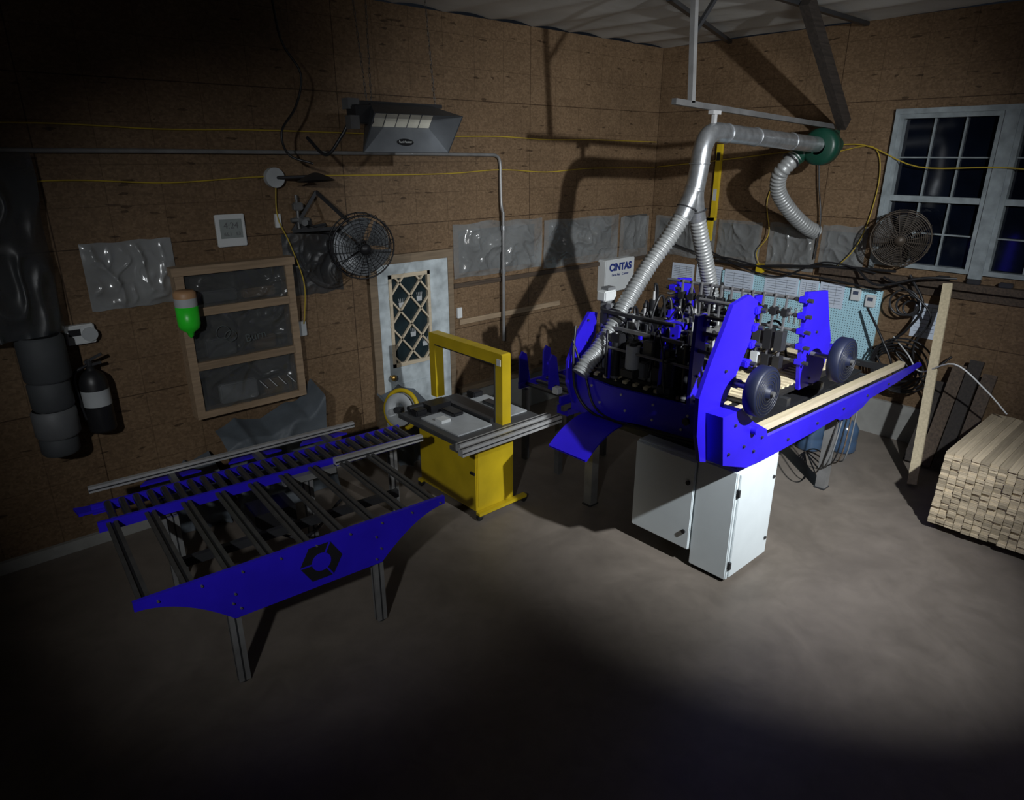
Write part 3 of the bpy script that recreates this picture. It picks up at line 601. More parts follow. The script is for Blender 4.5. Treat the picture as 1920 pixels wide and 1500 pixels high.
# ------------------------------------------------------------ STRAPPING MACHINE
SM=thing('strapping_machine',(-4.6,-1.45,0),'yellow arch strapping machine on casters beside the roller table','machine')
b=B(); b.b2((-4.83,-1.87,.07),(-4.38,-1.0,.80),YEL,bev=.008); b.b2((-4.81,-1.875,.12),(-4.41,-1.87,.76),YEL); b.make('cabinet_body',parent=SM)
for y in (-1.90,-.98): B().b2((-4.84,y-.025,.05),(-4.26,y+.025,.08),YEL).make('base_bar',parent=SM)
for (x,y) in ((-4.82,-1.9),(-4.28,-1.9),(-4.82,-.98),(-4.28,-.98)):
    B().seg((x,y-.015,.03),(x,y+.015,.03),.03,BLK).b2((x-.02,y-.022,.03),(x+.02,y+.022,.055),DRK).make('caster',parent=SM)
b=B(); a0,a1=-1.91,-.83; zt=1.51
pr=[(a0,.86),(a0,zt-.012),(a0+.012,zt),(a1-.012,zt),(a1,zt-.012),(a1,.86),(a1-.09,.86),(a1-.09,zt-.105),(a0+.09,zt-.105),(a0+.09,.86)]
b.prism(pr,'yz',-4.55,-4.45,YEL)
b.b2((-4.56,a0+.09,.86),(-4.54,a0+.102,zt-.105),DRK); b.b2((-4.552,a0+.1,zt-.115),(-4.45,a1-.09,zt-.105),DRK)
arch=b.make('strap_arch',parent=SM)
B().b2((-4.555,-1.89,1.40),(-4.55,-1.84,1.46),WPL).make('label_plate',parent=arch)
DTOP=pm('table_metal',(.085,.087,.09),.4,metal=.3)
b=B(); b.b2((-5.08,-1.95,.815),(-4.12,-1.04,.86),DTOP,bev=.006); b.b2((-5.0,-1.85,.86),(-4.62,-1.3,.872),LGR); b.b2((-4.40,-1.8,.86),(-4.15,-1.2,.872),LGR); b.b2((-4.85,-1.25,.86),(-4.62,-1.1,.93),BLK); b.b2((-4.95,-1.55,.872),(-4.85,-1.45,.90),WPL)
b.b2((-4.6,-1.8,.86),(-4.4,-1.05,.90),DRK); b.box((-4.72,-1.4,.89),(.12,.2,.04),BLK,bev=.01); b.box((-4.3,-1.5,.89),(.1,.25,.03),DRK,bev=.01); b.seg((-5.0,-1.1,.9),(-4.75,-1.1,.9),.03,DRK); b.box((-4.95,-1.2,.89),(.12,.1,.06),BLK,bev=.01); b.box((-4.25,-1.15,.89),(.12,.12,.07),BLK,bev=.01)
b.make('table_top',parent=SM,label='grey metal work top')
for (a,bb,y) in ((-5.20,-4.06,-2.14),(-5.15,-4.10,-2.04)):
    B().b2((a,y-.03,.835),(bb,y+.03,.895),ALU).b2((a,y-.032,.860),(bb,y-.03,.870),DRK).b2((a,y-.008,.895),(bb,y+.008,.898),DRK).make('guide_rail',parent=SM,label='slotted aluminium rail')
for x in (-5.05,-4.22): B().b2((x-.08,-2.02,.80),(x+.08,-1.9,.834),DALU).make('rail_bracket',parent=SM)
b=B(); c0=(-4.97,-.93,.84); ax=V((-.9,-.35,.25)).normalized()
b.lathe(c0,ax,[(.07,-.05),(.155,-.05),(.16,-.045),(.155,-.035),(.10,-.035),(.10,.035),(.155,.035),(.16,.045),(.155,.05),(.07,.05),(.07,-.05)],LGR,n=40)
b.ring(c0,ax,.185,.022,YEL,N=40,n=8); b.seg(V(c0)-ax*.1,V(c0)+ax*.09,.03,DRK); b.bar((-4.95,-.92,.84),(-4.75,-1.02,.6),.05,.05,YEL); b.make('strap_coil',parent=SM,label='pale strap coil inside a yellow ring')
B().b2((-4.845,-1.75,.728),(-4.83,-1.69,.752),BLK).make('latch',parent=SM); B().b2((-4.845,-1.86,.438),(-4.83,-1.80,.462),BLK).make('latch',parent=SM)
# small outfeed conveyor
OC=thing('outfeed_conveyor',(-3.2,-1.4,0),'short blue conveyor with uprights behind the strapping machine','conveyor')
for y in (-1.75,-1.15): B().b2((-3.65,y-.015,.80),(-2.7,y+.015,.87),BLUE).make('conveyor_rail',parent=OC)
for i in range(6): B().seg((-3.55+.15*i,-1.735,.84),(-3.55+.15*i,-1.165,.84),.022,ROLL).make('roller',parent=OC)
for (x,y) in ((-3.60,-1.13),(-3.45,-1.42),(-3.25,-1.13)):
    B().prism([(x-.04,.80),(x+.12,.80),(x+.06,1.16),(x-.0,1.20),(x-.04,1.14)],'xz',y,y-.02,BLUE).make('upright_plate',parent=OC)
for (x,y) in ((-3.6,-1.7),(-3.6,-1.2),(-2.9,-1.7),(-2.9,-1.2)): B().b2((x-.03,y-.03,0),(x+.03,y+.03,.80),DALU).make('leg',parent=OC)
B().b2((-3.62,-1.68,.86),(-3.54,-1.60,.93),WPL,bev=.01).make('sensor_box',parent=OC)
B().b2((-3.75,-1.9,.78),(-3.35,-1.86,.83),DALU).b2((-3.7,-1.9,.72),(-3.5,-1.76,.80),BLUE).make('side_arm',parent=OC)
# ------------------------------------------------------------ HEATER
HT=thing('infrared_heater',(-4.8,-1.1,3.1),'grey flared radiant heater hanging on chains, tilted forward','heater')
hm=pm('heater_metal',(.12,.135,.15),.4,metal=.6); hmi=pm('reflector_metal',(.26,.28,.305),.45,metal=.4)
nn=V((0,-.8,-.6)); pp_=V((0,.6,-.8)); ux=V((1,0,0)); C0=V((-4.80,-.95,3.40))
def quad(c,hx,hp): return [c-ux*hx-pp_*hp,c+ux*hx-pp_*hp,c+ux*hx+pp_*hp,c-ux*hx+pp_*hp]
I=quad(C0,.29,.075); O=quad(C0+nn*.2,.42,.175); O2=[v+(v-(C0+nn*.2)).normalized()*.012 for v in O]; I2=quad(C0-nn*.03,.32,.10); K=quad(C0-nn*.10,.28,.08)
sd=[(0,1,5,4),(1,2,6,5),(2,3,7,6),(3,0,4,7)]
b=B(); b.add(I+O,sd,hmi); b.add(I2+O2,sd,hm); b.add(O+O2,sd,hm); b.add(I2+K,sd+[(4,5,6,7)],hm)
b.make('hood',parent=HT)
b=B(); b.add([v+nn*.005 for v in I],[(0,1,2,3)],HEATC)
for i in range(1,5): 
    q=I[0].lerp(I[1],i/5); q2=I[3].lerp(I[2],i/5); b.bar(q+nn*.008,q2+nn*.008,.006,.004,GRY)
b.make('ceramic_burner',parent=HT,label='cream ceramic burner tiles')
b=B(); 
for t in (.2,.5,.8): b.bar(I[0].lerp(O[0],t*.3)+ux*0,I[1].lerp(O[1],t*.3),.004,.004,DRK)
b.bar(C0-ux*.40-nn*.02+V((0,.02,.10)),C0+ux*.42-nn*.02+V((0,.02,.10)),.05,.03,DRK); b.make('mounting_bar',parent=HT)
B().box((-5.20,-.95,3.42),(.16,.16,.14),DRK,bev=.01).tube([(-5.28,-.95,3.40),(-5.36,-.9,3.25),(-5.45,-.8,3.12),(-5.5,-.6,3.25)],.014,BLK).box((-5.25,-.9,3.5),(.1,.1,.08),GRY).box((-5.3,-1.0,3.36),(.08,.08,.1),DALU).make('gas_valve',parent=HT)
e1=(nn*.2+pp_*.10); fn=e1.cross(ux).normalized()
if fn.y>0: fn=-fn
bc=C0+pp_*.075+e1*.62+fn*.004; fu=-e1.normalized()
b=B(); m_=24; vs=[bc+ux*.082*math.cos(2*math.pi*i/m_)+fu*.030*math.sin(2*math.pi*i/m_) for i in range(m_)]; vs2=[v+fn*.005 for v in vs]
b.add(vs+vs2,[list(range(m_)),list(range(m_,2*m_))[::-1]]+[(i,(i+1)%m_,m_+(i+1)%m_,m_+i) for i in range(m_)],BLK)
bd=b.make('badge',parent=HT,label='black oval badge')
text('SunHeater',.030,bc+fn*.007,(math.atan2(fu.z,fu.y),0,0),WPL,bd)
def chain(name,p,q,lab):
    p,q=V(p),V(q); n=int((q-p).length/.035); b=B()
    d=(q-p).normalized()
    for i in range(n):
        c=p.lerp(q,(i+.5)/n); s=Vector((1,0,0)) if i%2 else Vector((0,1,0))
        pts=[c+d*.02*math.cos(t)+s*.008*math.sin(t) for t in [2*math.pi*k/8 for k in range(8)]]
        b.tube(pts,.0025,DALU,n=4,sub=1,closed=True)
    return b.make(name,label=lab,category='chain',group='heater hanging chains')
for p,q in (((-5.12,-.93,3.52),(-5.2,-.93,4.44)),((-5.08,-.93,3.52),(-5.02,-.85,4.44)),((-4.45,-.93,3.52),(-4.5,-.9,4.44))):
    chain('hanging_chain',p,q,'thin steel chain holding up the radiant heater')
# ------------------------------------------------------------ FANS
def fan(name,c,nrm,R,cage,blade,lab,rings,nblades,wall):
    c=V(c); n=V(nrm).normalized(); F=thing(name,c-V((0,0,R)),lab,'fan'); a=n.orthogonal().normalized(); bq=n.cross(a)
    b=B()
    for j in range(rings):
        rr=R*(.18+.82*j/(rings-1)); dz=.075*(1-(rr/R)**2)
        b.ring(c+n*(.03+dz),n,rr,.003 if j<rings-1 else .009,cage,N=36,n=4)
    b.ring(c-n*.09,n,R,.007,cage,N=36,n=4)
    for k in range(20):
        t=2*math.pi*k/20; dv=a*math.cos(t)+bq*math.sin(t)
        b.tube([c+n*.105+dv*R*.15,c+n*.09+dv*R*.55,c+n*.03+dv*R,c-n*.09+dv*R,c-n*.13+dv*R*.4],.003,cage,n=4,sub=3)
    b.make('wire_cage',parent=F)
    for k in range(nblades):
        b=B(); t0=2*math.pi*k/nblades+.4
        def bf(u,v):
            r=R*(.13+.77*v); t=t0+(u-.5)*(1.0+.3*v); tw=(u-.5)*.09
            return c+(a*math.cos(t)+bq*math.sin(t))*r+n*tw
        b.sheet(bf,6,5,blade); b.make('blade',parent=F)
    B().lathe(c+n*.0,n,[(0,.05),(R*.13,.045),(R*.16,.02),(R*.16,-.03)],BLK).lathe(c,n,[(.0,.125),(.045,.12),(.05,.10),(0,.10)],cage).seg(c-n*.02,c-n*.2,.06,BLK).make('motor_hub',parent=F)
    w=V(wall); b=B(); b.tube([c-n*.18,(c-n*.25+w)/2,w],.016,BLK,sub=4); b.box(w,(.12,.03,.12) if abs(w.y)<.05 else (.03,.12,.12),BLK)
    b.make('mount_arm',parent=F); return F
fanblade=pm('fan_blade',(.15,.16,.17),.4,metal=.3)
F1=fan('caged_fan',(-5.07,-.60,2.34),(-.25,-.92,-.12),.285,pm('fan_wire',(.014,.014,.016),.45,metal=.2),fanblade,'black wire caged fan on a triangular wall bracket',9,5,(-5.32,-.015,2.50))
B().bar((-5.45,-.03,2.46),(-5.20,-.06,2.80),.02,.03,DRK).bar((-5.20,-.06,2.80),(-5.08,-.4,2.55),.02,.03,DRK).bar((-5.45,-.03,2.46),(-5.1,-.4,2.5),.02,.03,DRK).bar((-5.45,-.03,2.46),(-5.12,-.03,2.50),.02,.03,DRK).make('triangle_bracket',parent=F1)
fan('caged_fan',(-.24,-3.42,2.28),(-.93,-.30,-.1),.285,BROWNM,pm('dark_blade',(.02,.016,.013),.6),'dusty brown round caged fan mounted below the window',14,4,(-.015,-3.35,2.2))
# ------------------------------------------------------------ wall items, back wall
def plastic(x0,x1,z0,z1,wall,mat=PLAST,lab='clear wrinkled plastic sheet stapled over a wall opening',seed=0,amp=1.):
    b=B()
    def fn(u,v):
        s=x0+(x1-x0)*u; z=z0+(z1-z0)*v+.025*noise.noise(V((u*4,v*3,seed)))
        rd=max(0,1-abs(noise.noise(V((s*3.2+z*1.1,z*2.6-s,seed)))*2.2))**3
        rd2=(1-min(1,abs(noise.noise(V((s*8-z*3,z*7+s*2,seed+5)))*2.5)))**3
        ed=min(1,8*min(u,1-u,v,1-v))
        off=.006+(.045*rd+.018*rd2)*ed*amp+.02*abs(noise.noise(V((s*2,z*2,seed+9))))
        return (s,-off,z) if wall=='b' else (-off,s,z)
    b.sheet(fn,70,40,mat); return b.make('plastic_sheet',label=lab,category='plastic sheet',group='plastic sheets on the walls')
plastic(-7.16,-6.50,1.96,2.48,'b',mat=crease('milky_plastic',(.30,.31,.31),.2,.8),seed=1,lab='clear wrinkled plastic sheet stapled on the board wall')
plastic(-5.56,-4.98,1.86,2.44,'b',seed=2,mat=PLASTD)
plastic(-3.60,-2.23,1.80,2.40,'b',seed=3); plastic(-2.19,-.76,1.77,2.36,'b',seed=4); plastic(-.72,-.08,1.75,2.31,'b',seed=5,amp=.6)
plastic(-1.06,-.08,1.78,2.31,'r',seed=6,amp=.6); plastic(-1.72,-1.10,1.78,2.32,'r',seed=7,amp=.6); plastic(-2.44,-1.82,1.78,2.33,'r',seed=8,amp=.6); plastic(-3.0,-2.48,1.88,2.35,'r',seed=9,amp=.6)
for i,(a,b_) in enumerate(((-3.52,-2.35),(-2.1,-.9),(-.62,-.12))):
    B().b2((a,-.004,1.86),(b_,-.001,2.33),OPEN).make('trim_%d'%(6+i),kind='structure')
for i,(a,b_) in enumerate(((-.98,-.15),(-1.68,-1.15),(-2.38,-1.88),(-2.95,-2.53))):
    B().b2((-.004,a,1.86),(-.001,b_,2.28),OPEN).make('trim_%d'%(9+i),kind='structure')
DG=thing('weather_station',(-6.0,-.02,2.37),'white framed digital clock thermometer on the board wall','clock')
B().b2((-6.13,-.03,2.37),(-5.88,.002,2.64),WPL,bev=.006).make('case',parent=DG)
B().b2((-6.10,-.033,2.44),(-5.91,-.03,2.60),LCD).make('display',parent=DG)
text('4:24',.075,(-6.005,-.036,2.545),RB,GRY,DG,name='digits'); text('66.1',.04,(-6.04,-.036,2.475),RB,GRY,DG,name='digits'); text('53',.04,(-5.95,-.036,2.475),RB,GRY,DG,name='digits')
WS=thing('shelf_rack',(-6.05,-.1,.92),'pine framed rack on the wall with three plastic covered openings','shelf')
sf=B(); xs0,xs1,zs0,zs1=-6.56,-5.54,.92,2.24
sf.b2((xs0,-.14,zs0),(xs0+.07,0,zs1),SHELFW); sf.b2((xs1-.07,-.14,zs0),(xs1,0,zs1),SHELFW)
sf.b2((xs0-.02,-.15,zs1-.06),(xs1+.02,0,zs1+.01),SHELFW); sf.b2((xs0+.07,-.14,zs0),(xs1-.07,0,zs0+.06),SHELFW); sf.make('frame',parent=WS)
for z in (1.87,1.40): B().b2((xs0+.07,-.15,z-.04),(xs1-.07,0,z+.03),SHELFW).make('crossbar',parent=WS)
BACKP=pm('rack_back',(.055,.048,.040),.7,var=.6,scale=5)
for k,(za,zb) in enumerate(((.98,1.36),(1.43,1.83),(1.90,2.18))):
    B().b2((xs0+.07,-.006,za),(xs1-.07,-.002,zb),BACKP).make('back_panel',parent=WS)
    b=B()
    def fs_(u,v):
        s=xs0+.07+(xs1-xs0-.14)*u; z=za+(zb-za)*v
        rd=(1-min(1,abs(noise.noise(V((s*5-z*2,z*5+s,k+20)))*2.5)))**3; rd2=(1-min(1,abs(noise.noise(V((s*2+z*3,z*2-s,k+30)))*3)))**2
        return (s,-.110-.018*rd-.012*rd2,z)
    b.sheet(fs_,50,24,SCREEN); b.make('plastic_film',parent=WS,label='glossy wrinkled cloudy film')
for j,(x,z,w_,h_,m_) in enumerate(((-6.25,1.52,.26,.16,GRY),(-6.15,1.08,.34,.18,LGR),(-5.85,1.50,.2,.12,SHELFW),(-5.78,1.06,.26,.14,SHELFW),(-6.2,1.97,.3,.1,GRY),(-5.85,1.96,.3,.08,SHELFW))):
    B().b2((x-w_/2,-.085,z-h_/2),(x+w_/2,-.02,z+h_/2),m_,bev=.012).make('storage_box',label='dusty box behind film in the wooden rack',category='box',group='boxes in the wooden rack')
text('Burn',.10,(-5.96,-.142,1.58),(math.pi/2,-.12,0),PINK,WS,name='pen_lettering')
ck=B(); ck.ring((-6.24,-.142,1.66),(0,1,0),.06,.003,PINK); ck.ring((-6.18,-.142,1.62),(0,1,.1),.05,.003,PINK)
for i in range(4): ck.bar((-5.92+.09*i,-.16,1.08),(-5.98+.09*i,-.142,1.16),.004,.006,LGR)
ck.make('hook',parent=WS,label='thin pale hooks and scribbles')
SB=thing('soap_dispenser',(-6.53,-.19,1.70),'bright green bottle with tan label hung on the wooden rack','bottle')
B().lathe((-6.53,-.235,1.68),(0,0,1),[(0,0),(.022,.02),(.03,.05),(.078,.085),(.088,.12),(.088,.27),(0,.27)],LIME).make('bottle_body',parent=SB)
B().lathe((-6.53,-.235,1.95),(0,0,1),[(.086,0),(.088,.02),(.088,.07)],LGR).lathe((-6.53,-.235,2.02),(0,0,1),[(.088,0),(.088,.04),(.07,.06),(0,.06)],ORNG).make('bottle_top',parent=SB)
FE=thing('fire_extinguisher',(-7.28,-.13,1.02),'black fire extinguisher with pale label hung on the wall','fire extinguisher')
B().lathe((-7.28,-.13,1.03),(0,0,1),[(0,0),(.09,0),(.10,.02),(.10,.40),(.085,.46),(.045,.50),(.03,.51),(.03,.54),(0,.54)],BLK,n=28).make('cylinder',parent=FE)
B().lathe((-7.28,-.13,1.25),(0,0,1),[(.101,0),(.101,.13)],LGR,n=28).make('label',parent=FE)
B().bar((-7.31,-.13,1.60),(-7.19,-.17,1.66),.02,.02,DRK).bar((-7.31,-.13,1.57),(-7.2,-.15,1.59),.02,.02,DRK).seg((-7.28,-.13,1.55),(-7.28,-.13,1.62),.025,DRK).bar((-7.28,-.13,1.5),(-7.28,0,1.5),.03,.02,DRK).make('handle',parent=FE)
B().tube([(-7.30,-.14,1.58),(-7.40,-.15,1.52),(-7.40,-.15,1.3),(-7.38,-.15,1.15)],.013,BLK).make('hose',parent=FE)
AL=thing('alarm_box',(-7.28,-.03,1.73),'small white wall box with a round dial','switch box')
B().b2((-7.38,-.06,1.73),(-7.18,.002,1.88),WPL,bev=.008).make('box',parent=AL)
B().seg((-7.22,-.06,1.80),(-7.22,-.075,1.80),.055,LGR,n=24).make('dial',parent=AL); B().b2((-7.36,-.065,1.80),(-7.28,-.06,1.85),BLK).make('screen',parent=AL)
VD=thing('vent_duct',(-7.58,-.25,.95),'dusty segmented metal vent duct along the wall','duct')
b=B(); z=.96
VENT=pm('vent_metal',(.06,.065,.07),.7,metal=.1)
for i,(h,r) in enumerate(((.14,.13),(.22,.15),(.22,.14),(.34,.155))):
    b.lathe((-7.60+.01*i,-.22,z),(0,0,1),[(r*.9,0),(r,.02),(r,h-.02),(r*.9,h)],VENT if i!=1 else pm('duct_tape',(.12,.125,.13),.6,metal=.1),n=22); z+=h
b.make('duct_segments',parent=VD)
b=B()
def dp(u,v):
    x=-8.35+ (1.0-.18*(1-v))*u+.15*(1-v); z=1.88+1.25*v
    cr=(1-min(1,abs(noise.noise(V((x*5,z*2.2,4)))*2.5)))**2
    return (x+.03*noise.noise(V((u*5,v*4,1))),-.08-.22*math.sin(math.pi*u)**.7*(1-.5*v)-.06*cr,z)
b.sheet(dp,60,60,PLASTD); b.make('plastic_drape',label='large dusty plastic drape hanging above the vent duct',category='plastic sheet')
b=B(); b.tube([(-7.3,-.03,3.15),(-6,-.03,3.145),(-3.1,-.03,3.12)],.018,LEGM,n=10,sub=2); b.tube([(-10.4,-.03,3.17),(-7.3,-.03,3.15)],.018,LEGM,n=10,sub=1); b.tube([(-3.1,-.03,3.12),(-3.0,-.03,3.115),(-2.94,-.03,3.08),(-2.92,-.03,3.0),(-2.92,-.03,2.9)],.018,LEGM,n=10); b.seg((-2.92,-.075,2.5),(-2.92,-.075,.98),.018,LEGM,n=10); b.tube([(-2.92,-.03,2.92),(-2.92,-.04,2.6),(-2.92,-.075,2.48)],.018,LEGM,n=10)
for z in (2.3,1.8): b.seg((-2.92,-.075,z),(-2.92,-.075,z+.05),.027,GALV,n=10)
b.make('conduit_pipe',label='grey metal conduit running along and down the board wall',category='pipe')
def cord(pts,r,mat,lab,name='extension_cord',cat='cable',grp=None,n=6):
    return B().tube(pts,r,mat,n=n,sub=6).make(name,label=lab,category=cat,group=grp)
def sagline(x0,x1,z0,z1,k,am,y=-.012):
    out=[]
    for i in range(k+1):
        t=i/k; out.append((x0+(x1-x0)*t,y,z0+(z1-z0)*t+am*math.sin(i*2.1)-(am if i%2 else 0)))
    return out
cord(sagline(-10,-.04,3.34,3.29,14,.007),.006,YCORD,'yellow extension cord strung along the upper board wall',grp='yellow cords on the back wall')
cord(sagline(-10,-.04,2.92,2.96,14,.014),.006,YCORD,'yellow extension cord strung loosely along the board wall',grp='yellow cords on the back wall')
cord([(-5.56,-.03,2.9),(-5.58,-.03,2.6),(-5.50,-.05,2.35),(-5.42,-.08,2.0),(-5.44,-.07,1.7),(-5.46,-.07,1.6)],.006,YCORD,'yellow cord dropping down to a wall outlet')
cord([(-.03,-.05,2.96),(-.04,-1.0,3.05),(-.04,-2.2,3.18),(-.04,-2.8,3.22),(-.06,-3.4,3.0),(-.06,-4.2,3.0),(-.06,-5.2,2.9)],.007,YCORD,'yellow cord strung along the side wall past the window')
cord([(-.03,-2.5,3.15),(-.03,-2.9,3.2),(-.03,-3.02,2.9),(-.03,-2.98,2.4),(-.08,-2.9,2.1),(-.08,-2.75,1.9)],.006,YCORD,'yellow cord hanging in a loop on the side wall')
cord([(-.03,-1.9,3.0),(-.03,-1.75,2.6),(-.08,-1.85,2.2),(-.08,-1.72,1.95),(-.03,-1.8,1.72)],.006,YCORD,'yellow cord hanging down the side wall')
for i,(pts,r) in enumerate(((((-.08,-.9,1.80),(-.09,-1.6,1.78),(-.09,-2.2,1.84),(-.09,-2.9,1.90),(-.13,-3.4,1.92)),.016),
    (((-.08,-1.0,1.92),(-.1,-1.6,1.74),(-.1,-2.1,1.70),(-.12,-2.6,1.93),(-.14,-3.2,1.88)),.011),
    (((-.08,-.3,1.98),(-.09,-.9,1.86),(-.1,-1.4,1.84),(-.1,-2.0,1.76),(-.13,-2.6,1.75),(-.15,-3.3,1.70)),.013),
    (((-.06,-2.3,3.3),(-.06,-2.38,2.8),(-.06,-2.46,2.4),(-.06,-2.46,1.95)),.009),
    (((-.13,-3.55,1.9),(-.18,-3.75,1.6),(-.13,-3.62,1.3),(-.10,-3.5,1.1),(-.08,-3.8,.8)),.014),
    (((-.16,-3.3,1.85),(-.25,-3.6,1.75),(-.2,-3.85,1.5),(-.2,-3.75,1.1),(-.14,-4.0,.6)),.012),
    (((-.15,-3.0,1.9),(-.3,-3.3,1.78),(-.25,-3.7,1.9),(-.15,-4.0,1.92)),.014),
    (((-.2,-3.2,1.5),(-.3,-3.45,1.2),(-.3,-3.6,.9),(-.2,-3.4,.7)),.013),
    (((-.12,-3.3,1.05),(-.22,-3.6,.75),(-.2,-3.9,.85),(-.1,-4.1,1.1)),.012))):
    cord(list(pts),r,BLK,'black cable draped along the side wall ledge',name='power_cable',grp='black cables on the side wall')
for k in range(5):
    b=B(); R=.20+.03*k; c=V((-.09-.03*k,-3.55-.03*k,.84+.02*k)); b.ring(c,(1,.04*(k-2),.03*k),R,.011,BLK,N=32,n=6); b.make('coiled_hose',label='black hose coil hanging low on the side wall',category='hose',group='hose coils on the side wall')
for k in range(3):
    B().ring((-.12-.03*k,-3.62+.03*k,1.55+.03*k),(1,.05*k,.05),.08+.03*k,.011,DRK,N=28,n=6).make('coiled_cable',label='dark cable coil hanging under the window shelf',category='cable',group='cable coils under the window')
cord([(-.1,-3.5,1.2),(-.35,-3.75,1.1),(-.5,-3.95,.98),(-.78,-4.30,1.2),(-.75,-4.6,1.0),(-.7,-4.8,.8)],.008,WPL,'white cable sagging across the side wall')
b=thing('dome_lamp',(-5.5,-.05,2.85),'round grey wall box with a dark cone shade','lamp')
B().seg((-5.57,0,2.93),(-5.57,-.06,2.93),.085,LGR,n=20).make('junction_box',parent=b)
B().lathe((-5.30,-.28,2.92),(0,.1,1),[(.17,-.02),(.12,.01),(.03,.05),(0,.055)],DRK,n=24).seg((-5.55,-.05,2.93),(-5.32,-.28,2.94),.015,DRK).make('lamp_shade',parent=b)
b=thing('gas_valve',(-5.38,-.1,2.5),'small grey gas valve with handles on the wall','valve')
B().seg((-5.40,-.06,2.48),(-5.40,-.06,2.78),.014,DALU).seg((-5.47,-.06,2.56),(-5.30,-.06,2.56),.02,DALU).box((-5.40,-.07,2.68),(.09,.06,.07),DALU,bev=.01).seg((-5.38,0,2.56),(-5.38,-.15,2.54),.03,GRY).make('valve_body',parent=b)
B().b2((-5.60,-.03,2.50),(-5.55,0,2.62),WPL).make('light_switch',label='small white switch plate on the board wall',category='switch')
B().b2((-5.51,-.06,1.48),(-5.43,0,1.62),LGR,bev=.005).make('outlet_box',label='grey metal outlet box on the board wall',category='outlet')
B().b2((-3.58,-.03,1.35),(-3.51,0,1.47),WPL,bev=.004).make('light_switch',label='white switch plate beside the door',category='switch')
cord([(-5.55,-.3,4.44),(-5.50,-.3,4.0),(-5.38,-.35,3.75),(-5.45,-.35,3.5),(-5.62,-.4,3.3),(-5.58,-.4,3.12),(-5.42,-.5,3.05)],.010,BLK,'black gas hose looping down beside the heater',name='gas_hose',cat='hose')
FA=thing('first_aid_cabinet',(-.83,-.07,1.34),'white first aid cabinet with blue lettering on the wall','cabinet')
B().b2((-1.14,-.14,1.34),(-.52,.003,1.78),WPL,bev=.01).make('case',parent=FA)
text('CINTAS',.135,(-.83,-.146,1.67),RB,LBL,FA,bold=.006); text('First Aid',.05,(-.92,-.146,1.57),RB,LBL,FA); text('Center',.05,(-.72,-.146,1.57),RB,LBL,FA)
# ------------------------------------------------------------ right wall items
B().b2((-.034,-3.27,.78),(.003,-1.24,1.67),PEG).make('pegboard',label='light blue perforated pegboard on the side wall',category='pegboard')
for (ya,yb,za,zb) in ((-.42,-.78,1.45,1.68),(-.82,-1.22,1.42,1.70),(-1.28,-1.70,1.40,1.69),(-1.86,-2.30,1.42,1.69),(-2.32,-2.55,1.46,1.69),(-2.57,-2.86,1.40,1.69),(-3.62,-3.88,1.22,1.60)):
    pp=B(); on=-3.3<ya<-1.25; x=-.036 if on else -.002
    pp.b2((x-.004,yb,za),(x+.004,ya,zb),PAP)
    rows=7
    for i in range(rows):
        z=zb-.04-(zb-za-.06)*i/rows; pp.b2((x-.0055,yb+.03,z-.002),(x-.004,ya-.03,z+.002),INK if i%2 else GRY)
    for j in range(1,3): y=ya+(yb-ya)*j/3; pp.b2((x-.0055,y-.0012,za+.03),(x-.004,y+.0012,zb-.03),GRY)
    pp.make('printed_chart',label='white printed chart sheet pinned on the side wall',category='paper',group='charts pinned on the side wall')
for (y,z) in ((-3.0,1.60),(-3.17,1.55)):
    t=thing('thermostat',(-.05,y,z-.07),'small white thermostat mounted on the blue pegboard','thermostat','thermostats on the pegboard')
    B().b2((-.07,y-.055,z-.07),(-.032,y+.055,z+.07),WPL,bev=.006).make('case',parent=t); B().b2((-.073,y-.03,z),(-.07,y+.03,z+.04),INK).make('display',parent=t)
for i in range(8):
    y=-2.02-.075*i; L_=.12+.008*i
    B().b2((-.045,y-.008,1.30-L_),(-.032,y+.008,1.30),ALU).ring((-.04,y,1.31),(1,0,0),.016,.005,ALU,N=14).ring((-.04,y,1.29-L_),(1,0,0),.012,.005,ALU,N=14).make('wrench',label='steel combination wrench hanging on the pegboard',category='wrench',group='wrenches on the pegboard')
B().b2((-.05,-1.05,2.34),(-.001,-.98,3.25),YEL).b2((-.11,-1.05,2.04),(-.065,-.98,2.34),YEL).b2((-.052,-1.04,2.55),(-.05,-.99,2.7),LGR).b2((-.052,-1.04,3.05),(-.05,-.99,3.15),BLK).b2((-.11,-1.05,2.3),(-.001,-.98,2.345),YEL).make('spirit_level',label='long yellow spirit level hanging upright on the wall',category='level')
B().b2((-.10,-7.5,1.80),(0,-2.55,1.87),OLDW).b2((-.03,-7.5,1.70),(0,-2.55,1.80),OLDW).make('trim_13',kind='structure')
for i in range(6):
    y=-3.85-.28*i; B().box((-.06,y,1.896),(.06,.12,.05),random.choice((DRK,GRY,OLDW)),bev=.008).make('small_part',label='small dark hardware piece lying on the ledge',category='hardware',group='hardware on the ledge')
B().box((-.055,-1.78,1.76),(.09,.09,.11),YEL,bev=.01).make('yellow_connector',label='yellow outlet block on the side wall',category='outlet')
B().bar((-1.18,-4.28,.02),(-.16,-3.93,1.86),.038,.085,CREAM,up=(0,1,0)).make('leaning_board',label='tall pale pine board leaning against the window ledge',category='board')
for i,(y,h,mt) in enumerate(((-4.20,1.02,OLDW),(-4.34,1.1,TIMB),(-4.48,.98,OLDW),(-4.06,.8,TIMB))):
    B().bar((-.62,y,.02),(-.10,y,h),.045,.125,mt,up=(0,1,0)).make('scrap_plank',label='dark weathered plank leaning against the wall',category='board',group='dark planks leaning on the wall')
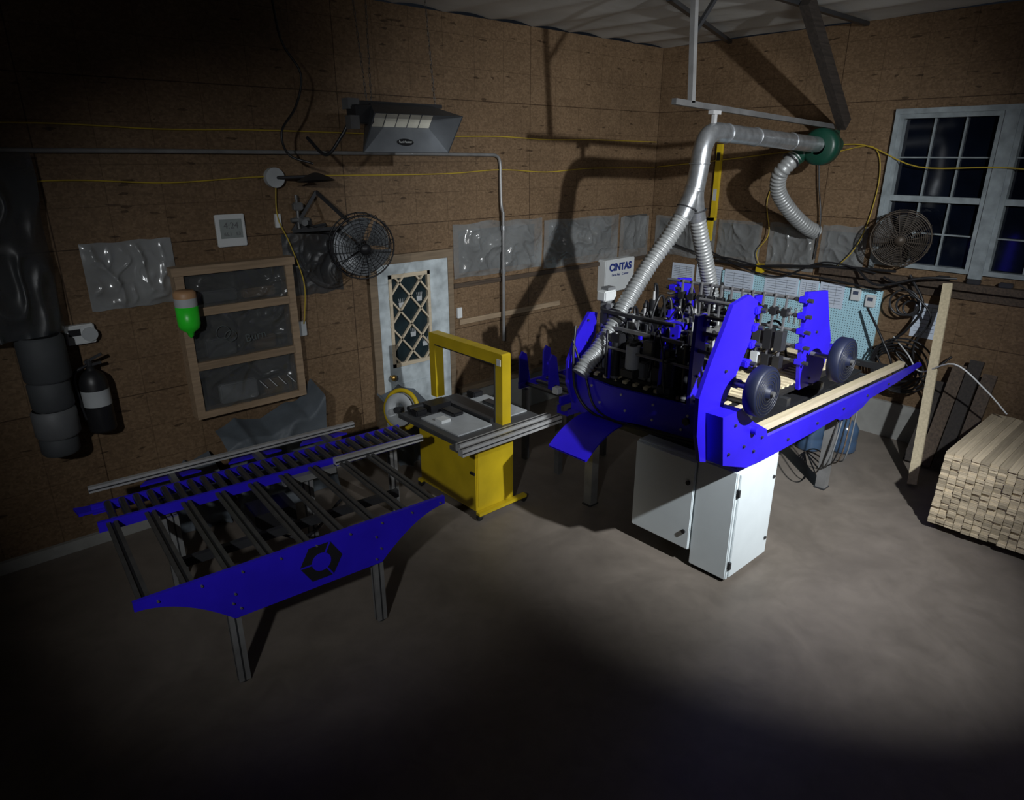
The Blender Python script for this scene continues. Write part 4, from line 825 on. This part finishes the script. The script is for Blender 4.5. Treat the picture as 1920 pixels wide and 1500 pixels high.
# lumber pile
def boardat(b,c_,r): 
    b.box((-1.29+random.uniform(-.014,.014)+.003*r,-4.69-.0655*c_+random.uniform(-.001,.001),.0745+.012+r*.0262),(1.35,.062,.0245),LUMB)
bo=B().box((0,0,.012),(1.35,.062,.0245),LUMB).make('lumber_board',label='pale sawn pine board in the stacked pile',category='board',group='boards in the lumber pile')
me=bo.data; bpy.data.objects.remove(bo)
rows,cols=25,18
for r in range(rows):
    for c_ in range(12):
        ob=bpy.data.objects.new('lumber_board',me); col.objects.link(ob)
        ob.location=(-1.29+random.uniform(-.014,.014)+.003*r,-4.69-.0655*c_+random.uniform(-.001,.001),.0745+r*.0262)
        ob['label']='pale sawn pine board in the stacked pile'; ob['category']='board'; ob['group']='boards in the lumber pile'
rest=B()
for r in range(rows):
    for c_ in range(12,cols): boardat(rest,c_,r)
rest.make('lumber_stack',label='rest of the stacked pale sawn pine boards',category='board',group='boards in the lumber pile',kind='stuff')
for x in (-1.80,-1.28,-.78):
    B().b2((x-.045,-5.84,0),(x+.045,-4.66,.073),OLDW).make('pile_bearer',label='dark wooden bearer under the lumber pile',category='board',group='bearers under the lumber pile')
for (x,y) in ((-.80,-3.42),(-1.02,-3.14)):
    j=thing('water_jug',(x,y,0),'dark blue translucent round jug on the concrete floor','jug','blue jugs on the floor')
    B().lathe((x,y,0),(0,0,1),[(0,0),(.13,0),(.14,.02),(.14,.12),(.133,.14),(.14,.16),(.14,.27),(.10,.34),(.03,.37),(.03,.39)],JUG).make('jug_body',parent=j)
    B().seg((x,y,.385),(x,y,.41),.034,DRK).make('cap',parent=j)
def tarp(x0,x1,dep,topf,seed,lab):
    b=B()
    def fn(u,v):
        x=x0+(x1-x0)*u; top=topf(u)
        if v<.35: y=-.06-dep*.75*(v/.35); z=top-.10*(v/.35)
        else: t=(v-.35)/.65; y=-.06-dep*(.75+.25*t); z=(top-.10)*(1-t)+.008
        cr=(1-min(1,abs(noise.noise(V((x*3.5+z,z*2-x*1.5,seed)))*2.4)))**2; n2=noise.noise(V((x*2,z*2,seed+4)))
        return (x+.08*n2*v,min(-.05,y-.10*cr*v-.05*n2),max(.006,z+.05*cr*(1-v)+.03*n2*(1 if z>.1 else 0)))
    b.sheet(fn,48,36,TARP); b.make('tarp_cover',label=lab,category='tarp')
tarp(-6.42,-5.45,.34,lambda u:.72+.10*u+(.16 if u>.82 else 0)*((u-.82)/.18)+.05*abs(math.sin(u*7)),3,'grey blue tarp draped over a low bench by the wall')
tarp(-7.05,-6.50,.30,lambda u:.42+.16*u,8,'crumpled dark tarp lying by the wall')
tarp(-4.72,-4.25,.42,lambda u:.72-.1*abs(u-.5),5,'dark grey cover over equipment in front of the door')
print('done',len(bpy.data.objects))
